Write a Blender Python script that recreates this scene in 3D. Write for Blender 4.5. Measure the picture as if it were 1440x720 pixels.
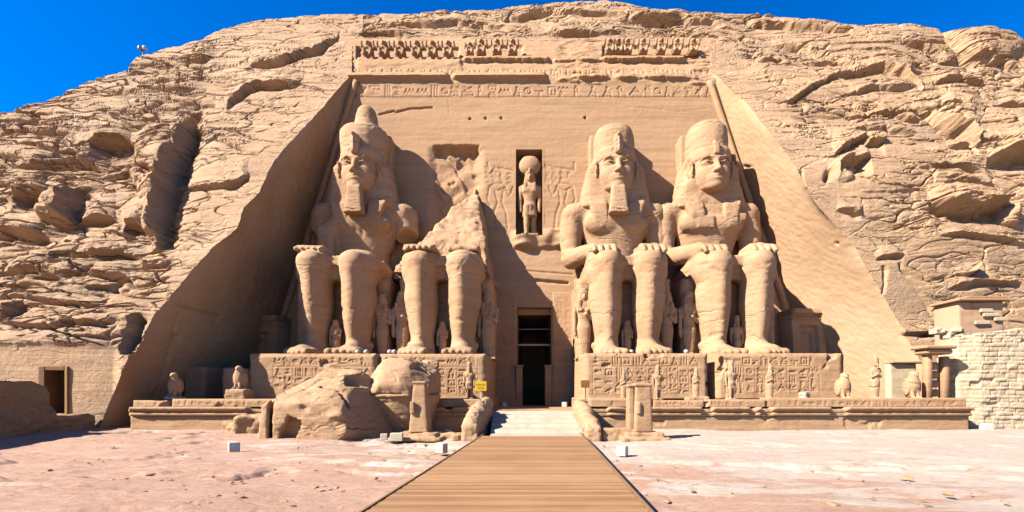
import bpy, math, random
import numpy as np
from mathutils import Vector, Matrix
F32 = np.float32
random.seed(7)
C = bpy.context.scene.collection
SC = bpy.context.scene
for o in list(bpy.data.objects):
    bpy.data.objects.remove(o)

# ------------------------------------------------------------------ camera
FPX, CX, CY, EYE = 600.0, 748.0, 555.0, 2.0      # focal length in photo pixels, principal point, eye height
cam = bpy.data.objects.new('camera', bpy.data.cameras.new('camera'))
C.objects.link(cam)
cam.location = (0, 0, EYE)
cam.rotation_euler = (math.radians(90), 0, 0)
cam.data.sensor_width = 36
cam.data.lens = FPX / 1440 * 36
cam.data.shift_x = (720 - CX) / 1440
cam.data.shift_y = (CY - 360) / 1440
cam.data.clip_end = 3000
SC.camera = cam

# ------------------------------------------------------------------ light
SUN = Vector((1.24, 0.62, -1.05)).normalized()     # direction the light travels
sun_el = math.asin(-SUN.z)
sun_az = math.atan2(-SUN.x, -SUN.y)              # from +Y, clockwise, towards the sun
world = bpy.data.worlds.new('World')
SC.world = world
world.use_nodes = True
wn = world.node_tree
wn.nodes.clear()
sky = wn.nodes.new('ShaderNodeTexSky')
sky.sky_type = 'NISHITA'
sky.sun_disc = False
sky.sun_elevation = sun_el
sky.sun_rotation = sun_az
sky.air_density = 1.0
sky.dust_density = 0.0
sky.ozone_density = 4.0
hs = wn.nodes.new('ShaderNodeHueSaturation')
hs.inputs['Hue'].default_value = 0.515
hs.inputs['Saturation'].default_value = 1.6
hs.inputs['Value'].default_value = 1.2
bg = wn.nodes.new('ShaderNodeBackground')
bg.inputs['Strength'].default_value = 0.05
wo = wn.nodes.new('ShaderNodeOutputWorld')
wn.links.new(sky.outputs[0], hs.inputs['Color'])
wn.links.new(hs.outputs[0], bg.inputs['Color'])
wn.links.new(bg.outputs[0], wo.inputs['Surface'])
sl = bpy.data.lights.new('sun', 'SUN')
sl.energy = 5.0
sl.angle = math.radians(0.5)
sl.color = (1.0, 0.94, 0.84)
sun = bpy.data.objects.new('sun', sl)
C.objects.link(sun)
sun.rotation_euler = SUN.to_track_quat('-Z', 'Y').to_euler()
sun.location = (-30, -20, 40)
SC.view_settings.view_transform = 'Standard'
SC.view_settings.look = 'None'
SC.view_settings.exposure = 2.0
SC.cycles.diffuse_bounces = 3
SC.cycles.max_bounces = 5
SC.view_settings.gamma = 1.0
SC.view_settings.use_curve_mapping = False

# ------------------------------------------------------------------ noise
_r = np.random.RandomState(11)
_P = _r.permutation(256).astype(np.int32)
_P = np.concatenate([_P, _P, _P])
_G = _r.normal(size=(256, 3)).astype(F32)
_G /= np.linalg.norm(_G, axis=1, keepdims=True)

def pn(x, y, z, seed=0):
    """gradient noise, about -0.7..0.7"""
    x, y, z = np.broadcast_arrays(x, y, z)
    x = x.astype(F32) + F32(seed * 17.31); y = y.astype(F32) + F32(seed * 5.77); z = z.astype(F32) - F32(seed * 9.13)
    xi = np.floor(x); yi = np.floor(y); zi = np.floor(z)
    fx = x - xi; fy = y - yi; fz = z - zi
    xi = xi.astype(np.int32) & 255; yi = yi.astype(np.int32) & 255; zi = zi.astype(np.int32) & 255
    u = fx * fx * fx * (fx * (fx * 6 - 15) + 10)
    v = fy * fy * fy * (fy * (fy * 6 - 15) + 10)
    w = fz * fz * fz * (fz * (fz * 6 - 15) + 10)
    def g(a, b, c):
        h = _P[_P[_P[xi + a] + yi + b] + zi + c]
        gg = _G[h]
        return gg[..., 0] * (fx - a) + gg[..., 1] * (fy - b) + gg[..., 2] * (fz - c)
    x00 = g(0, 0, 0) * (1 - u) + g(1, 0, 0) * u
    x10 = g(0, 1, 0) * (1 - u) + g(1, 1, 0) * u
    x01 = g(0, 0, 1) * (1 - u) + g(1, 0, 1) * u
    x11 = g(0, 1, 1) * (1 - u) + g(1, 1, 1) * u
    y0 = x00 * (1 - v) + x10 * v
    y1 = x01 * (1 - v) + x11 * v
    return y0 * (1 - w) + y1 * w

def fbm(x, y, z, octv=4, seed=0, gain=0.5):
    r = 0; a = 1.0; f = 1.0
    for i in range(octv):
        r = r + a * pn(x * f, y * f, z * f, seed + i)
        a *= gain; f *= 2.03
    return r

def hsh(i, j, seed=0):
    i = np.asarray(i).astype(np.int64); j = np.asarray(j).astype(np.int64)
    n = (i * 374761393 + j * 668265263 + seed * 974711) & 0x7fffffff
    n = ((n ^ (n >> 13)) * 1274126177) & 0x7fffffff
    n = (n ^ (n >> 16)) & 0xffff
    return (n / 65535.0).astype(F32)

def sstep(a, b, x):
    t = np.clip((x - a) / (b - a), 0, 1)
    return t * t * (3 - 2 * t)

# ------------------------------------------------------------------ objects
def tag(o, label=None, cat=None, group=None, kind=None):
    if label: o['label'] = label
    if cat: o['category'] = cat
    if group: o['group'] = group
    if kind: o['kind'] = kind
    return o

def thing(name, label, cat, loc=(0, 0, 0), group=None):
    o = bpy.data.objects.new(name, None)
    C.objects.link(o)
    o.empty_display_size = 0.3
    o.location = loc
    return tag(o, label, cat, group)

def origin(o):
    v = Vector((0, 0, 0))
    while o is not None:
        v = v + o.location
        o = o.parent
    return v

def mesh(name, verts, faces, mat, parent=None, smooth=True, tris=None, loc=None):
    """one mesh object; verts in world space (nothing is rotated or scaled while building)"""
    verts = np.asarray(verts, F32).reshape(-1, 3)
    faces = np.asarray(faces, np.int32)
    o = bpy.data.objects.new(name, bpy.data.meshes.new(name))
    C.objects.link(o)
    if parent is not None:
        o.parent = parent
        verts = verts - np.array(origin(parent), F32)
    elif loc is not None:
        o.location = loc
        verts = verts - np.array(loc, F32)
    me = o.data
    k = faces.shape[1]
    me.vertices.add(len(verts)); me.vertices.foreach_set('co', verts.ravel())
    me.loops.add(faces.size); me.loops.foreach_set('vertex_index', faces.ravel())
    me.polygons.add(len(faces))
    me.polygons.foreach_set('loop_start', np.arange(0, faces.size, k, dtype=np.int32))
    me.polygons.foreach_set('use_smooth', np.full(len(faces), smooth))
    me.update(calc_edges=True)
    me.validate()
    me.materials.append(mat)
    return o

def grid_faces(nr, nc, flip=False):
    i = np.arange(nr - 1)[:, None] * nc + np.arange(nc - 1)[None, :]
    q = np.stack([i, i + 1, i + nc + 1, i + nc], -1).reshape(-1, 4)
    return q[:, ::-1] if flip else q

def join(parts):
    V = []; Q = []; n = 0
    for v, q in parts:
        v = np.asarray(v, F32).reshape(-1, 3); q = np.asarray(q, np.int32)
        if q.shape[1] == 3:
            q = np.concatenate([q, q[:, 2:3]], 1)
        V.append(v); Q.append(q + n); n += len(v)
    return np.concatenate(V), np.concatenate(Q)

def box(c, s, rz=0.0, taper=1.0, bev=0.0):
    """box with bevelled edges; c centre, s full size, taper scales the top"""
    x, y, z = [a / 2 for a in s]
    b = min(bev, 0.49 * min(s))
    if b <= 0:
        v = np.array([[-x, -y, -z], [x, -y, -z], [x, y, -z], [-x, y, -z], [-x, -y, z], [x, -y, z], [x, y, z], [-x, y, z]], float)
        q = [[0, 3, 2, 1], [4, 5, 6, 7], [0, 1, 5, 4], [1, 2, 6, 5], [2, 3, 7, 6], [3, 0, 4, 7]]
        q = np.array(q)
    else:
        ring = []
        for (zz, ins) in ((-z, b), (-z + b, 0), (z - b, 0), (z, b)):
            xx, yy = x - ins, y - ins
            bb = b * (0.6 if ins else 1.0)
            ring.append([[-xx + bb, -yy, zz], [xx - bb, -yy, zz], [xx, -yy + bb, zz], [xx, yy - bb, zz],
                         [xx - bb, yy, zz], [-xx + bb, yy, zz], [-xx, yy - bb, zz], [-xx, -yy + bb, zz]])
        v = np.array(ring, float).reshape(-1, 3)
        q = []
        for r in range(3):
            for k in range(8):
                q.append([r * 8 + k, r * 8 + (k + 1) % 8, (r + 1) * 8 + (k + 1) % 8, (r + 1) * 8 + k])
        for base, fl in ((0, True), (24, False)):
            for a in ((0, 1, 2, 3), (0, 3, 4, 7), (4, 5, 6, 7)):
                f = [base + i for i in a]
                q.append(f[::-1] if fl else f)
        q = np.array(q)
    t = 1 + (taper - 1) * (v[:, 2] + z) / (2 * z)
    v[:, 0] *= t; v[:, 1] *= t
    ca, sa = math.cos(rz), math.sin(rz)
    xy = v[:, :2].copy()
    v[:, 0] = xy[:, 0] * ca - xy[:, 1] * sa
    v[:, 1] = xy[:, 0] * sa + xy[:, 1] * ca
    return v + np.array(c), q

def tube(pts, r, n=8):
    pts = [Vector(p) for p in pts]
    V = []; Q = []
    for i, p in enumerate(pts):
        d = (pts[min(i + 1, len(pts) - 1)] - pts[max(i - 1, 0)]).normalized()
        a = d.orthogonal().normalized(); b = d.cross(a)
        for k in range(n):
            t = 2 * math.pi * k / n
            V.append(p + (a * math.cos(t) + b * math.sin(t)) * r)
    for i in range(len(pts) - 1):
        for k in range(n):
            Q.append([i * n + k, i * n + (k + 1) % n, (i + 1) * n + (k + 1) % n, (i + 1) * n + k])
    for c, s in ((0, 1), (len(pts) - 1, -1)):
        for k in range(1, n - 2, 2):
            f = [c * n, c * n + k + 2 if k + 2 < n else c * n + k + 1, c * n + k + 1, c * n + k]
            Q.append(f[::s])
    return np.array([list(v) for v in V]), np.array(Q)

def dup(root, loc, label=None, scale=None, rz=None):
    r = root.copy(); C.objects.link(r); r.location = loc
    if scale is not None: r.scale = (scale,) * 3 if not hasattr(scale, '__len__') else scale
    if rz is not None: r.rotation_euler = (0, 0, rz)
    if label: r['label'] = label
    for ch in list(root.children):
        c = ch.copy(); C.objects.link(c); c.parent = r
        for g in list(ch.children):
            d = g.copy(); C.objects.link(d); d.parent = c
    return r

def px2(px, py, Y):
    return ((px - CX) / FPX * Y, Y, EYE + (CY - py) / FPX * Y)

# ------------------------------------------------------------------ signed distance modelling
class Field:
    def __init__(s, lo, hi, h):
        lo = np.array(lo, float); hi = np.array(hi, float)
        n = np.ceil((hi - lo) / h).astype(int) + 1
        s.h = h; s.lo = lo
        s.ax = [(lo[i] + h * np.arange(n[i])).astype(F32) for i in range(3)]
        s.f = np.full(n, 2.0, F32)
    def op(s, fn, blo, bhi, k=0.1, mode='u'):
        m = k + 3 * s.h
        sl = []
        for i in range(3):
            a = int(np.searchsorted(s.ax[i], blo[i] - m)); b = int(np.searchsorted(s.ax[i], bhi[i] + m))
            if b <= a: return s
            sl.append(slice(a, b))
        X = s.ax[0][sl[0]][:, None, None]; Y = s.ax[1][sl[1]][None, :, None]; Z = s.ax[2][sl[2]][None, None, :]
        d = fn(X, Y, Z)
        a = s.f[tuple(sl)]
        k = max(k, 1e-4)
        if mode == 'u':
            h = np.clip(0.5 + 0.5 * (a - d) / k, 0, 1)
            r = a * (1 - h) + d * h - k * h * (1 - h)
        else:
            d = -d
            h = np.clip(0.5 - 0.5 * (a - d) / k, 0, 1)
            r = a * (1 - h) + d * h + k * h * (1 - h)
        s.f[tuple(sl)] = r
        return s
    def ell(s, c, r, k=0.1, mode='u', rot=None):
        c = np.array(c, float); r = np.array(r, float)
        R = np.array(rot) if rot is not None else None
        def fn(X, Y, Z):
            X = X - c[0]; Y = Y - c[1]; Z = Z - c[2]
            if R is not None:
                X, Y, Z = (R[0, 0] * X + R[1, 0] * Y + R[2, 0] * Z, R[0, 1] * X + R[1, 1] * Y + R[2, 1] * Z, R[0, 2] * X + R[1, 2] * Y + R[2, 2] * Z)
            k0 = np.sqrt((X / r[0]) ** 2 + (Y / r[1]) ** 2 + (Z / r[2]) ** 2)
            k1 = np.sqrt((X / r[0] ** 2) ** 2 + (Y / r[1] ** 2) ** 2 + (Z / r[2] ** 2) ** 2) + 1e-6
            return k0 * (k0 - 1) / k1
        e = np.full(3, r.max()) if rot is not None else r
        return s.op(fn, c - e, c + e, k, mode)
    def cap(s, a, b, ra, rb, k=0.1, mode='u'):
        a = np.array(a, float); b = np.array(b, float); ba = b - a; L2 = ba.dot(ba)
        def fn(X, Y, Z):
            t = np.clip(((X - a[0]) * ba[0] + (Y - a[1]) * ba[1] + (Z - a[2]) * ba[2]) / L2, 0, 1)
            return np.sqrt((X - a[0] - t * ba[0]) ** 2 + (Y - a[1] - t * ba[1]) ** 2 + (Z - a[2] - t * ba[2]) ** 2) - (ra + (rb - ra) * t)
        m = max(ra, rb)
        return s.op(fn, np.minimum(a, b) - m, np.maximum(a, b) + m, k, mode)
    def box(s, c, half, r=0.1, k=0.1, mode='u', rot=None):
        c = np.array(c, float); half = np.array(half, float)
        R = np.array(rot) if rot is not None else None
        def fn(X, Y, Z):
            X = X - c[0]; Y = Y - c[1]; Z = Z - c[2]
            if R is not None:
                X, Y, Z = (R[0, 0] * X + R[1, 0] * Y + R[2, 0] * Z, R[0, 1] * X + R[1, 1] * Y + R[2, 1] * Z, R[0, 2] * X + R[1, 2] * Y + R[2, 2] * Z)
            qx = np.abs(X) - half[0] + r; qy = np.abs(Y) - half[1] + r; qz = np.abs(Z) - half[2] + r
            return np.sqrt(np.maximum(qx, 0) ** 2 + np.maximum(qy, 0) ** 2 + np.maximum(qz, 0) ** 2) + np.minimum(np.maximum(qx, np.maximum(qy, qz)), 0) - r
        e = np.full(3, np.linalg.norm(half)) if rot is not None else half
        return s.op(fn, c - e, c + e, k, mode)
    def loft(s, zs, cx, cy, rx, ry, n=2.5, k=0.1, mode='u', cap=0.0):
        """superellipse sections stacked along z"""
        zs = np.array(zs, float)
        def A(v):
            return np.full(len(zs), v, float) if np.isscalar(v) else np.array(v, float)
        cx, cy, rx, ry = A(cx), A(cy), A(rx), A(ry)
        def fn(X, Y, Z):
            a = np.interp(Z, zs, cx); b = np.interp(Z, zs, cy); p = np.interp(Z, zs, rx); q = np.interp(Z, zs, ry)
            d = ((np.abs(X - a) / p) ** n + (np.abs(Y - b) / q) ** n) ** (1.0 / n)
            d = (d - 1) * np.minimum(p, q)
            dz = np.maximum(zs[0] - Z, Z - zs[-1])
            if cap > 0:
                u = np.maximum(d + cap, 0); w = np.maximum(dz + cap, 0)
                return (np.sqrt(u * u + w * w) + np.minimum(np.maximum(d + cap, dz + cap), 0) - cap).astype(F32)
            return np.maximum(d, dz).astype(F32)
        m = np.array([0, 0, 0.0])
        lo = np.array([(cx - rx).min(), (cy - ry).min(), zs[0]]); hi = np.array([(cx + rx).max(), (cy + ry).max(), zs[-1]])
        return s.op(fn, lo, hi, k, mode)
    def planes(s, c, pl, r=0.15, k=0.1, mode='u', ext=4):
        """convex block: list of (normal, distance from c)"""
        c = np.array(c, float)
        P = []
        for nrm, d in pl:
            nrm = np.array(nrm, float); P.append((nrm / np.linalg.norm(nrm), d))
        def fn(X, Y, Z):
            acc = None
            for nn, d in P:
                v = (X - c[0]) * nn[0] + (Y - c[1]) * nn[1] + (Z - c[2]) * nn[2] - d
                if acc is None: acc = v
                else:
                    h = np.clip(0.5 - 0.5 * (acc - v) / r, 0, 1)
                    acc = acc * (1 - h) + v * h + r * h * (1 - h)
            return acc
        return s.op(fn, c - ext, c + ext, k, mode)
    def noise(s, amp, scale, octv=3, seed=0, stretch=(1, 1, 1)):
        X = s.ax[0][:, None, None]; Y = s.ax[1][None, :, None]; Z = s.ax[2][None, None, :]
        s.f = s.f + amp * fbm(X / scale / stretch[0], Y / scale / stretch[1], Z / scale / stretch[2], octv, seed).astype(F32)
        return s
    def floor(s, z=0.0):
        s.f = np.maximum(s.f, z - s.ax[2][None, None, :])
        return s
    def build(s):
        f = s.f
        f[0] = f[-1] = 1; f[:, 0] = f[:, -1] = 1; f[:, :, 0] = f[:, :, -1] = 1
        neg = f < 0
        cnt = np.zeros(tuple(n - 1 for n in f.shape), np.int8)
        offs = [(a, b, c) for a in (0, 1) for b in (0, 1) for c in (0, 1)]
        for a, b, c in offs:
            cnt += neg[a:a + cnt.shape[0], b:b + cnt.shape[1], c:c + cnt.shape[2]]
        I = np.argwhere((cnt > 0) & (cnt < 8))
        idx = np.full(cnt.shape, -1, np.int32)
        idx[I[:, 0], I[:, 1], I[:, 2]] = np.arange(len(I))
        val = {o: f[I[:, 0] + o[0], I[:, 1] + o[1], I[:, 2] + o[2]] for o in offs}
        acc = np.zeros((len(I), 3), F32); num = np.zeros(len(I), F32)
        for o in offs:
            for ax in range(3):
                if o[ax] == 0:
                    p = list(o); p[ax] = 1; p = tuple(p)
                    va, vb = val[o], val[p]
                    m = (va < 0) != (vb < 0)
                    t = np.where(m, va / np.where(m, va - vb, 1), 0)
                    e = np.empty((len(I), 3), F32); e[:] = o
                    e[:, ax] = t
                    acc += e * m[:, None]; num += m
        V = (I + acc / num[:, None]) * s.h + s.lo
        Q = []
        for ax in range(3):
            b, c = [(1, 2), (2, 0), (0, 1)][ax]
            sl0 = [slice(None)] * 3; sl1 = [slice(None)] * 3
            sl0[ax] = slice(0, -1); sl1[ax] = slice(1, None)
            n0 = neg[tuple(sl0)]; n1 = neg[tuple(sl1)]
            E = np.argwhere(n0 != n1)
            E = E[(E[:, b] > 0) & (E[:, c] > 0)]
            out = n0[E[:, 0], E[:, 1], E[:, 2]]
            def cell(db, dc):
                e = E.copy(); e[:, b] -= db; e[:, c] -= dc
                return idx[e[:, 0], e[:, 1], e[:, 2]]
            q = np.stack([cell(1, 1), cell(0, 1), cell(0, 0), cell(1, 0)], 1)
            q[~out] = q[~out][:, ::-1]
            Q.append(q)
        return V, np.concatenate(Q)

def vnormals(V, Q):
    n = np.cross(V[Q[:, 2]] - V[Q[:, 0]], V[Q[:, 3]] - V[Q[:, 1]])
    N = np.zeros_like(V)
    for k in range(4):
        for a in range(3):
            N[:, a] += np.bincount(Q[:, k], n[:, a], len(V))
    return N / (np.linalg.norm(N, axis=1, keepdims=True) + 1e-9)

def weather(V, Q, amp=0.05, scale=1.5, strata=0.03, seed=0, pits=0.0, keep_floor=True):
    N = vnormals(V, Q)
    x, y, z = V.T
    D = amp * fbm(x / scale, y / scale, z / scale, 4, seed)
    if strata:
        zz = z + 0.06 * x + 0.25 * pn(x / 3, y / 3, z / 3, seed + 3)
        D = D + strata * (pn(zz * 0 + seed, x * 0.15, zz * 2.4, 5) + 0.6 * pn(x * 0.3, zz * 0, zz * 6.0, 6))
    if pits:
        m = pn(x / 0.9, y / 0.9, z / 0.5, seed + 9)
        D = D - pits * sstep(0.28, 0.5, m)
    if strata > .015:
        cr_ = pn(x / 2.2, y / 2.2, z / .55, seed + 21) + .2 * pn(x / .5, y / .5, z / .2, seed + 22)
        D = D - .06 * np.exp(-(cr_ / .022) ** 2) * sstep(-.1, .15, pn(x / 2.5, y / 2.5, z / 1.5, seed + 23))
    W = V + N * D[:, None].astype(F32)
    if keep_floor:
        low = V[:, 2] < V[:, 2].min() + 0.02
        W[low, 2] = V[low, 2]
    return W

# ------------------------------------------------------------------ materials
def nmat(name):
    m = bpy.data.materials.new(name); m.use_nodes = True
    nt = m.node_tree; nt.nodes.clear()
    out = nt.nodes.new('ShaderNodeOutputMaterial'); b = nt.nodes.new('ShaderNodeBsdfPrincipled')
    nt.links.new(b.outputs[0], out.inputs[0])
    b.inputs['Roughness'].default_value = 0.9
    b.inputs['Specular IOR Level'].default_value = 0.15
    return m, nt, b

ALB = 0.48                                  # stone as dark as real sandstone; the camera exposure does the rest
class NT:
    def __init__(s, nt): s.nt = nt
    def n(s, t, **kw):
        x = s.nt.nodes.new(t)
        for k, v in kw.items(): setattr(x, k, v)
        return x
    def l(s, a, b): s.nt.links.new(a, b)
    def pos(s): return s.n('ShaderNodeNewGeometry').outputs['Position']
    def mapv(s, v, scale, rot=(0, 0, 0)):
        m = s.n('ShaderNodeMapping'); m.inputs['Scale'].default_value = scale; m.inputs['Rotation'].default_value = rot
        s.l(v, m.inputs['Vector']); return m.outputs[0]
    def noise(s, v, scale, detail=5, rough=0.6, dist=0.0):
        n = s.n('ShaderNodeTexNoise'); s.l(v, n.inputs['Vector'])
        n.inputs['Scale'].default_value = scale; n.inputs['Detail'].default_value = detail
        n.inputs['Roughness'].default_value = rough; n.inputs['Distortion'].default_value = dist
        return n.outputs['Fac']
    def ramp(s, f, stops):
        r = s.n('ShaderNodeValToRGB'); e = r.color_ramp.elements
        while len(e) < len(stops): e.new(0.5)
        for el, (p, c) in zip(e, stops):
            el.position = p; el.color = (*(q * ALB for q in c), 1) if hasattr(c, '__len__') else (c, c, c, 1)
        s.l(f, r.inputs[0]); return r.outputs[0]
    def mix(s, fac, a, b, mode='MIX'):
        m = s.n('ShaderNodeMix', data_type='RGBA', blend_type=mode)
        if hasattr(fac, 'is_linked') or hasattr(fac, 'links'): s.l(fac, m.inputs[0])
        else: m.inputs[0].default_value = fac
        for i, x in ((6, a), (7, b)):
            if isinstance(x, tuple): m.inputs[i].default_value = (*(q * ALB for q in x), 1)
            else: s.l(x, m.inputs[i])
        return m.outputs[2]
    def math(s, op, a, b=0.0):
        m = s.n('ShaderNodeMath', operation=op)
        for i, x in ((0, a), (1, b)):
            if isinstance(x, (int, float)): m.inputs[i].default_value = x
            else: s.l(x, m.inputs[i])
        return m.outputs[0]
    def bump(s, h, bsdf, dist=0.05, strength=1.0):
        b = s.n('ShaderNodeBump'); b.inputs['Distance'].default_value = dist; b.inputs['Strength'].default_value = strength
        s.l(h, b.inputs['Height']); s.l(b.outputs[0], bsdf.inputs['Normal'])

def rock(name, lo, mid, hi, big=0.12, strata=(0.25, 0.25, 3.0), strata_mix=0.45, bump=0.06, fine=7.0, speck=0.25, tilt=0.0, streak=None, fract=0.0):
    m, nt, b = nmat(name); N = NT(nt)
    p = N.pos()
    base = N.ramp(N.noise(p, big, 6, 0.62, 0.4), [(0.3, lo), (0.5, mid), (0.7, hi)])
    sv = N.mapv(p, strata, (0, tilt, 0))
    st = N.noise(sv, 1.0, 6, 0.65, 0.5)
    col = N.mix(strata_mix, base, N.ramp(st, [(0.32, lo), (0.5, mid), (0.66, hi)]))
    fn = N.noise(p, fine, 8, 0.75)
    col = N.mix(speck, col, N.ramp(fn, [(0.3, tuple(c * 0.62 for c in lo)), (0.5, mid), (0.72, tuple(min(c * 1.2, 0.9) for c in hi))]))
    if streak == 'grey':
        col = N.mix(N.ramp(N.noise(N.mapv(p, (0.16, 0.16, 0.5)), 1.0, 6, 0.62, 0.6), [(0.52, 0.0), (0.70, 0.55)]), col, (0.34, 0.245, 0.175))
        col = N.mix(N.ramp(N.noise(N.mapv(p, (0.3, 0.3, 0.9)), 1.0, 5, 0.6, 0.3), [(0.60, 0.0), (0.72, 0.5)]), col, (0.66, 0.50, 0.335))
    elif streak:
        sk = N.noise(N.mapv(p, (0.9, 0.9, 0.06)), 1.0, 5, 0.6)
        col = N.mix(N.ramp(sk, [(0.55, 0.0), (0.75, 0.6)]), col, streak)
    N.l(col, b.inputs['Base Color'])
    hgt = N.math('ADD', N.math('MULTIPLY', fn, 0.6), N.math('MULTIPLY', st, 0.9))
    hgt = N.math('ADD', hgt, N.math('MULTIPLY', N.noise(p, 1.5, 9, 0.72), 0.7))
    if fract:
        wv = N.n('ShaderNodeVectorMath', operation='ADD')
        nz = N.n('ShaderNodeTexNoise'); nz.inputs['Scale'].default_value = 0.55; nz.inputs['Detail'].default_value = 5; N.l(p, nz.inputs['Vector'])
        sc_ = N.n('ShaderNodeVectorMath', operation='SCALE'); sc_.inputs['Scale'].default_value = 1.6
        N.l(nz.outputs['Color'], sc_.inputs[0]); N.l(p, wv.inputs[0]); N.l(sc_.outputs[0], wv.inputs[1])
        for vs, rand, wd, am, msk in (((0.10, 0.10, 0.52), 1.0, 0.028, 1.5, 0.2), ((0.27, 0.27, 1.25), 1.0, 0.04, 0.7, 0.4)):
            vo = N.n('ShaderNodeTexVoronoi', feature='DISTANCE_TO_EDGE'); vo.inputs['Scale'].default_value = 1.0
            N.l(N.mapv(wv.outputs[0], vs, (0, 0.06, 0)), vo.inputs['Vector'])
            edge = N.ramp(vo.outputs['Distance'], [(0.0, 0.0), (wd, 1.0)])
            mk = N.ramp(N.noise(p, msk, 3, 0.5), [(0.49, 0.0), (0.60, 1.0)])
            deep = N.math('MULTIPLY', N.math('SUBTRACT', 1.0, edge), mk)
            hgt = N.math('SUBTRACT', hgt, N.math('MULTIPLY', deep, am * fract))
    N.bump(hgt, b, bump, 1.0)
    return m

M_CLIFF = rock('cliff sandstone', (0.40, 0.23, 0.125), (0.56, 0.35, 0.20), (0.67, 0.465, 0.285), big=0.09, strata=(0.12, 0.12, 2.2), bump=0.15, fine=4.0, speck=0.28, streak='grey', fract=0.9)
M_FACADE = rock('dressed sandstone', (0.42, 0.235, 0.12), (0.52, 0.31, 0.17), (0.59, 0.375, 0.218), big=0.1, strata=(0.1, 0.1, 2.4), strata_mix=0.55, bump=0.045, fine=6.0, speck=0.14)
M_REVEAL = rock('tooled sandstone', (0.49, 0.295, 0.16), (0.56, 0.35, 0.20), (0.61, 0.405, 0.245), big=0.1, strata=(0.3, 0.45, 1.6), strata_mix=0.1, bump=0.022, fine=5.0, speck=0.12, tilt=0.5)
M_STATUE = rock('carved sandstone', (0.40, 0.225, 0.115), (0.54, 0.325, 0.182), (0.62, 0.41, 0.245), big=0.2, strata=(0.2, 0.2, 2.6), strata_mix=0.42, bump=0.035, fine=5.0, speck=0.16, fract=0.8)
M_BROKEN = rock('broken sandstone', (0.40, 0.225, 0.115), (0.54, 0.325, 0.182), (0.62, 0.41, 0.245), big=0.25, strata=(0.3, 0.3, 2.6), strata_mix=0.42, bump=0.07, fine=5.0, speck=0.22, fract=1.0)
M_PINK = rock('pink sandstone', (0.41, 0.225, 0.115), (0.51, 0.305, 0.165), (0.58, 0.375, 0.22), big=0.2, strata=(0.3, 0.3, 3.0), bump=0.04, fine=8.0, speck=0.2)
M_PALE = rock('pale limestone', (0.48, 0.36, 0.25), (0.57, 0.45, 0.33), (0.64, 0.53, 0.41), big=0.5, strata=(0.5, 0.5, 3.0), bump=0.03, fine=10.0, speck=0.2)
M_MUD = rock('mud brick', (0.34, 0.22, 0.13), (0.45, 0.30, 0.18), (0.53, 0.37, 0.24), big=0.6, strata=(0.7, 0.7, 6.0), bump=0.08, fine=9.0, speck=0.4)
M_BRICK = rock('cream stone blocks', (0.53, 0.385, 0.235), (0.65, 0.495, 0.32), (0.73, 0.59, 0.42), big=0.9, strata=(0.6, 0.6, 2.5), bump=0.04, fine=8.0, speck=0.2)
M_PLASTER = rock('pink plaster', (0.50, 0.30, 0.18), (0.57, 0.36, 0.22), (0.62, 0.41, 0.27), big=0.5, strata=(0.4, 0.4, 0.8), bump=0.015, fine=12.0, speck=0.12)

def flat(name, col, rough=0.6, metal=0.0, var=0.12, scale=6.0, spec=0.3):
    m, nt, b = nmat(name); N = NT(nt)
    f = N.noise(N.pos(), scale, 5, 0.6)
    N.l(N.ramp(f, [(0.3, tuple(c * (1 - var) for c in col)), (0.7, tuple(min(1, c * (1 + var)) for c in col))]), b.inputs['Base Color'])
    b.inputs['Roughness'].default_value = rough; b.inputs['Metallic'].default_value = metal
    b.inputs['Specular IOR Level'].default_value = spec
    return m
M_WHITE = flat('white painted metal', (0.60, 0.57, 0.52), 0.5)
M_CREAM = flat('cream painted box', (0.66, 0.58, 0.42), 0.6)
M_GLASS = flat('dark lamp glass', (0.05, 0.05, 0.055), 0.15, spec=0.6)
M_DARK = flat('dark opening', (0.02, 0.016, 0.013), 0.95)
M_STEEL = flat('grey steel', (0.30, 0.29, 0.28), 0.45, 0.6)
M_YELLOW = flat('yellow sign board', (0.80, 0.47, 0.01), 0.5, var=0.06)
M_BROWNSIGN = flat('brown sign board', (0.26, 0.105, 0.02), 0.5, var=0.15)
M_INK = flat('sign lettering', (0.06, 0.045, 0.03), 0.7)
M_GOLD = flat('sign lettering ochre', (0.52, 0.30, 0.07), 0.7)

def wood(name, c1, c2, c3, axis=1, pitch=0.115):
    m, nt, b = nmat(name); N = NT(nt)
    p = N.pos()
    sep = N.n('ShaderNodeSeparateXYZ'); N.l(p, sep.inputs[0])
    t = N.math('FLOOR', N.math('DIVIDE', sep.outputs[axis], pitch))
    wnz = N.n('ShaderNodeTexWhiteNoise', noise_dimensions='1D'); N.l(t, wnz.inputs['W'])
    sc = [1.0, 1.0, 1.0]; sc[1 - axis] = 1.2; sc[axis] = 40.0
    g = N.noise(N.mapv(p, tuple(sc)), 1.0, 6, 0.65, 0.3)
    blot = N.noise(p, 0.7, 5, 0.6)
    f = N.math('ADD', N.math('MULTIPLY', wnz.outputs['Value'], 0.26), N.math('ADD', N.math('MULTIPLY', g, 0.54), N.math('MULTIPLY', blot, 0.3)))
    N.l(N.ramp(f, [(0.30, c1), (0.55, c2), (0.8, c3)]), b.inputs['Base Color'])
    b.inputs['Roughness'].default_value = 0.7
    N.bump(g, b, 0.006)
    return m
M_WOOD = wood('weathered decking', (0.235, 0.115, 0.055), (0.40, 0.215, 0.105), (0.52, 0.31, 0.165))
M_FASCIA = wood('deck edge board', (0.17, 0.095, 0.05), (0.26, 0.15, 0.08), (0.33, 0.20, 0.11), axis=0, pitch=0.5)
M_DOOR = wood('brown door wood', (0.22, 0.11, 0.035), (0.36, 0.20, 0.07), (0.46, 0.28, 0.11), axis=0, pitch=0.22)
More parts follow.
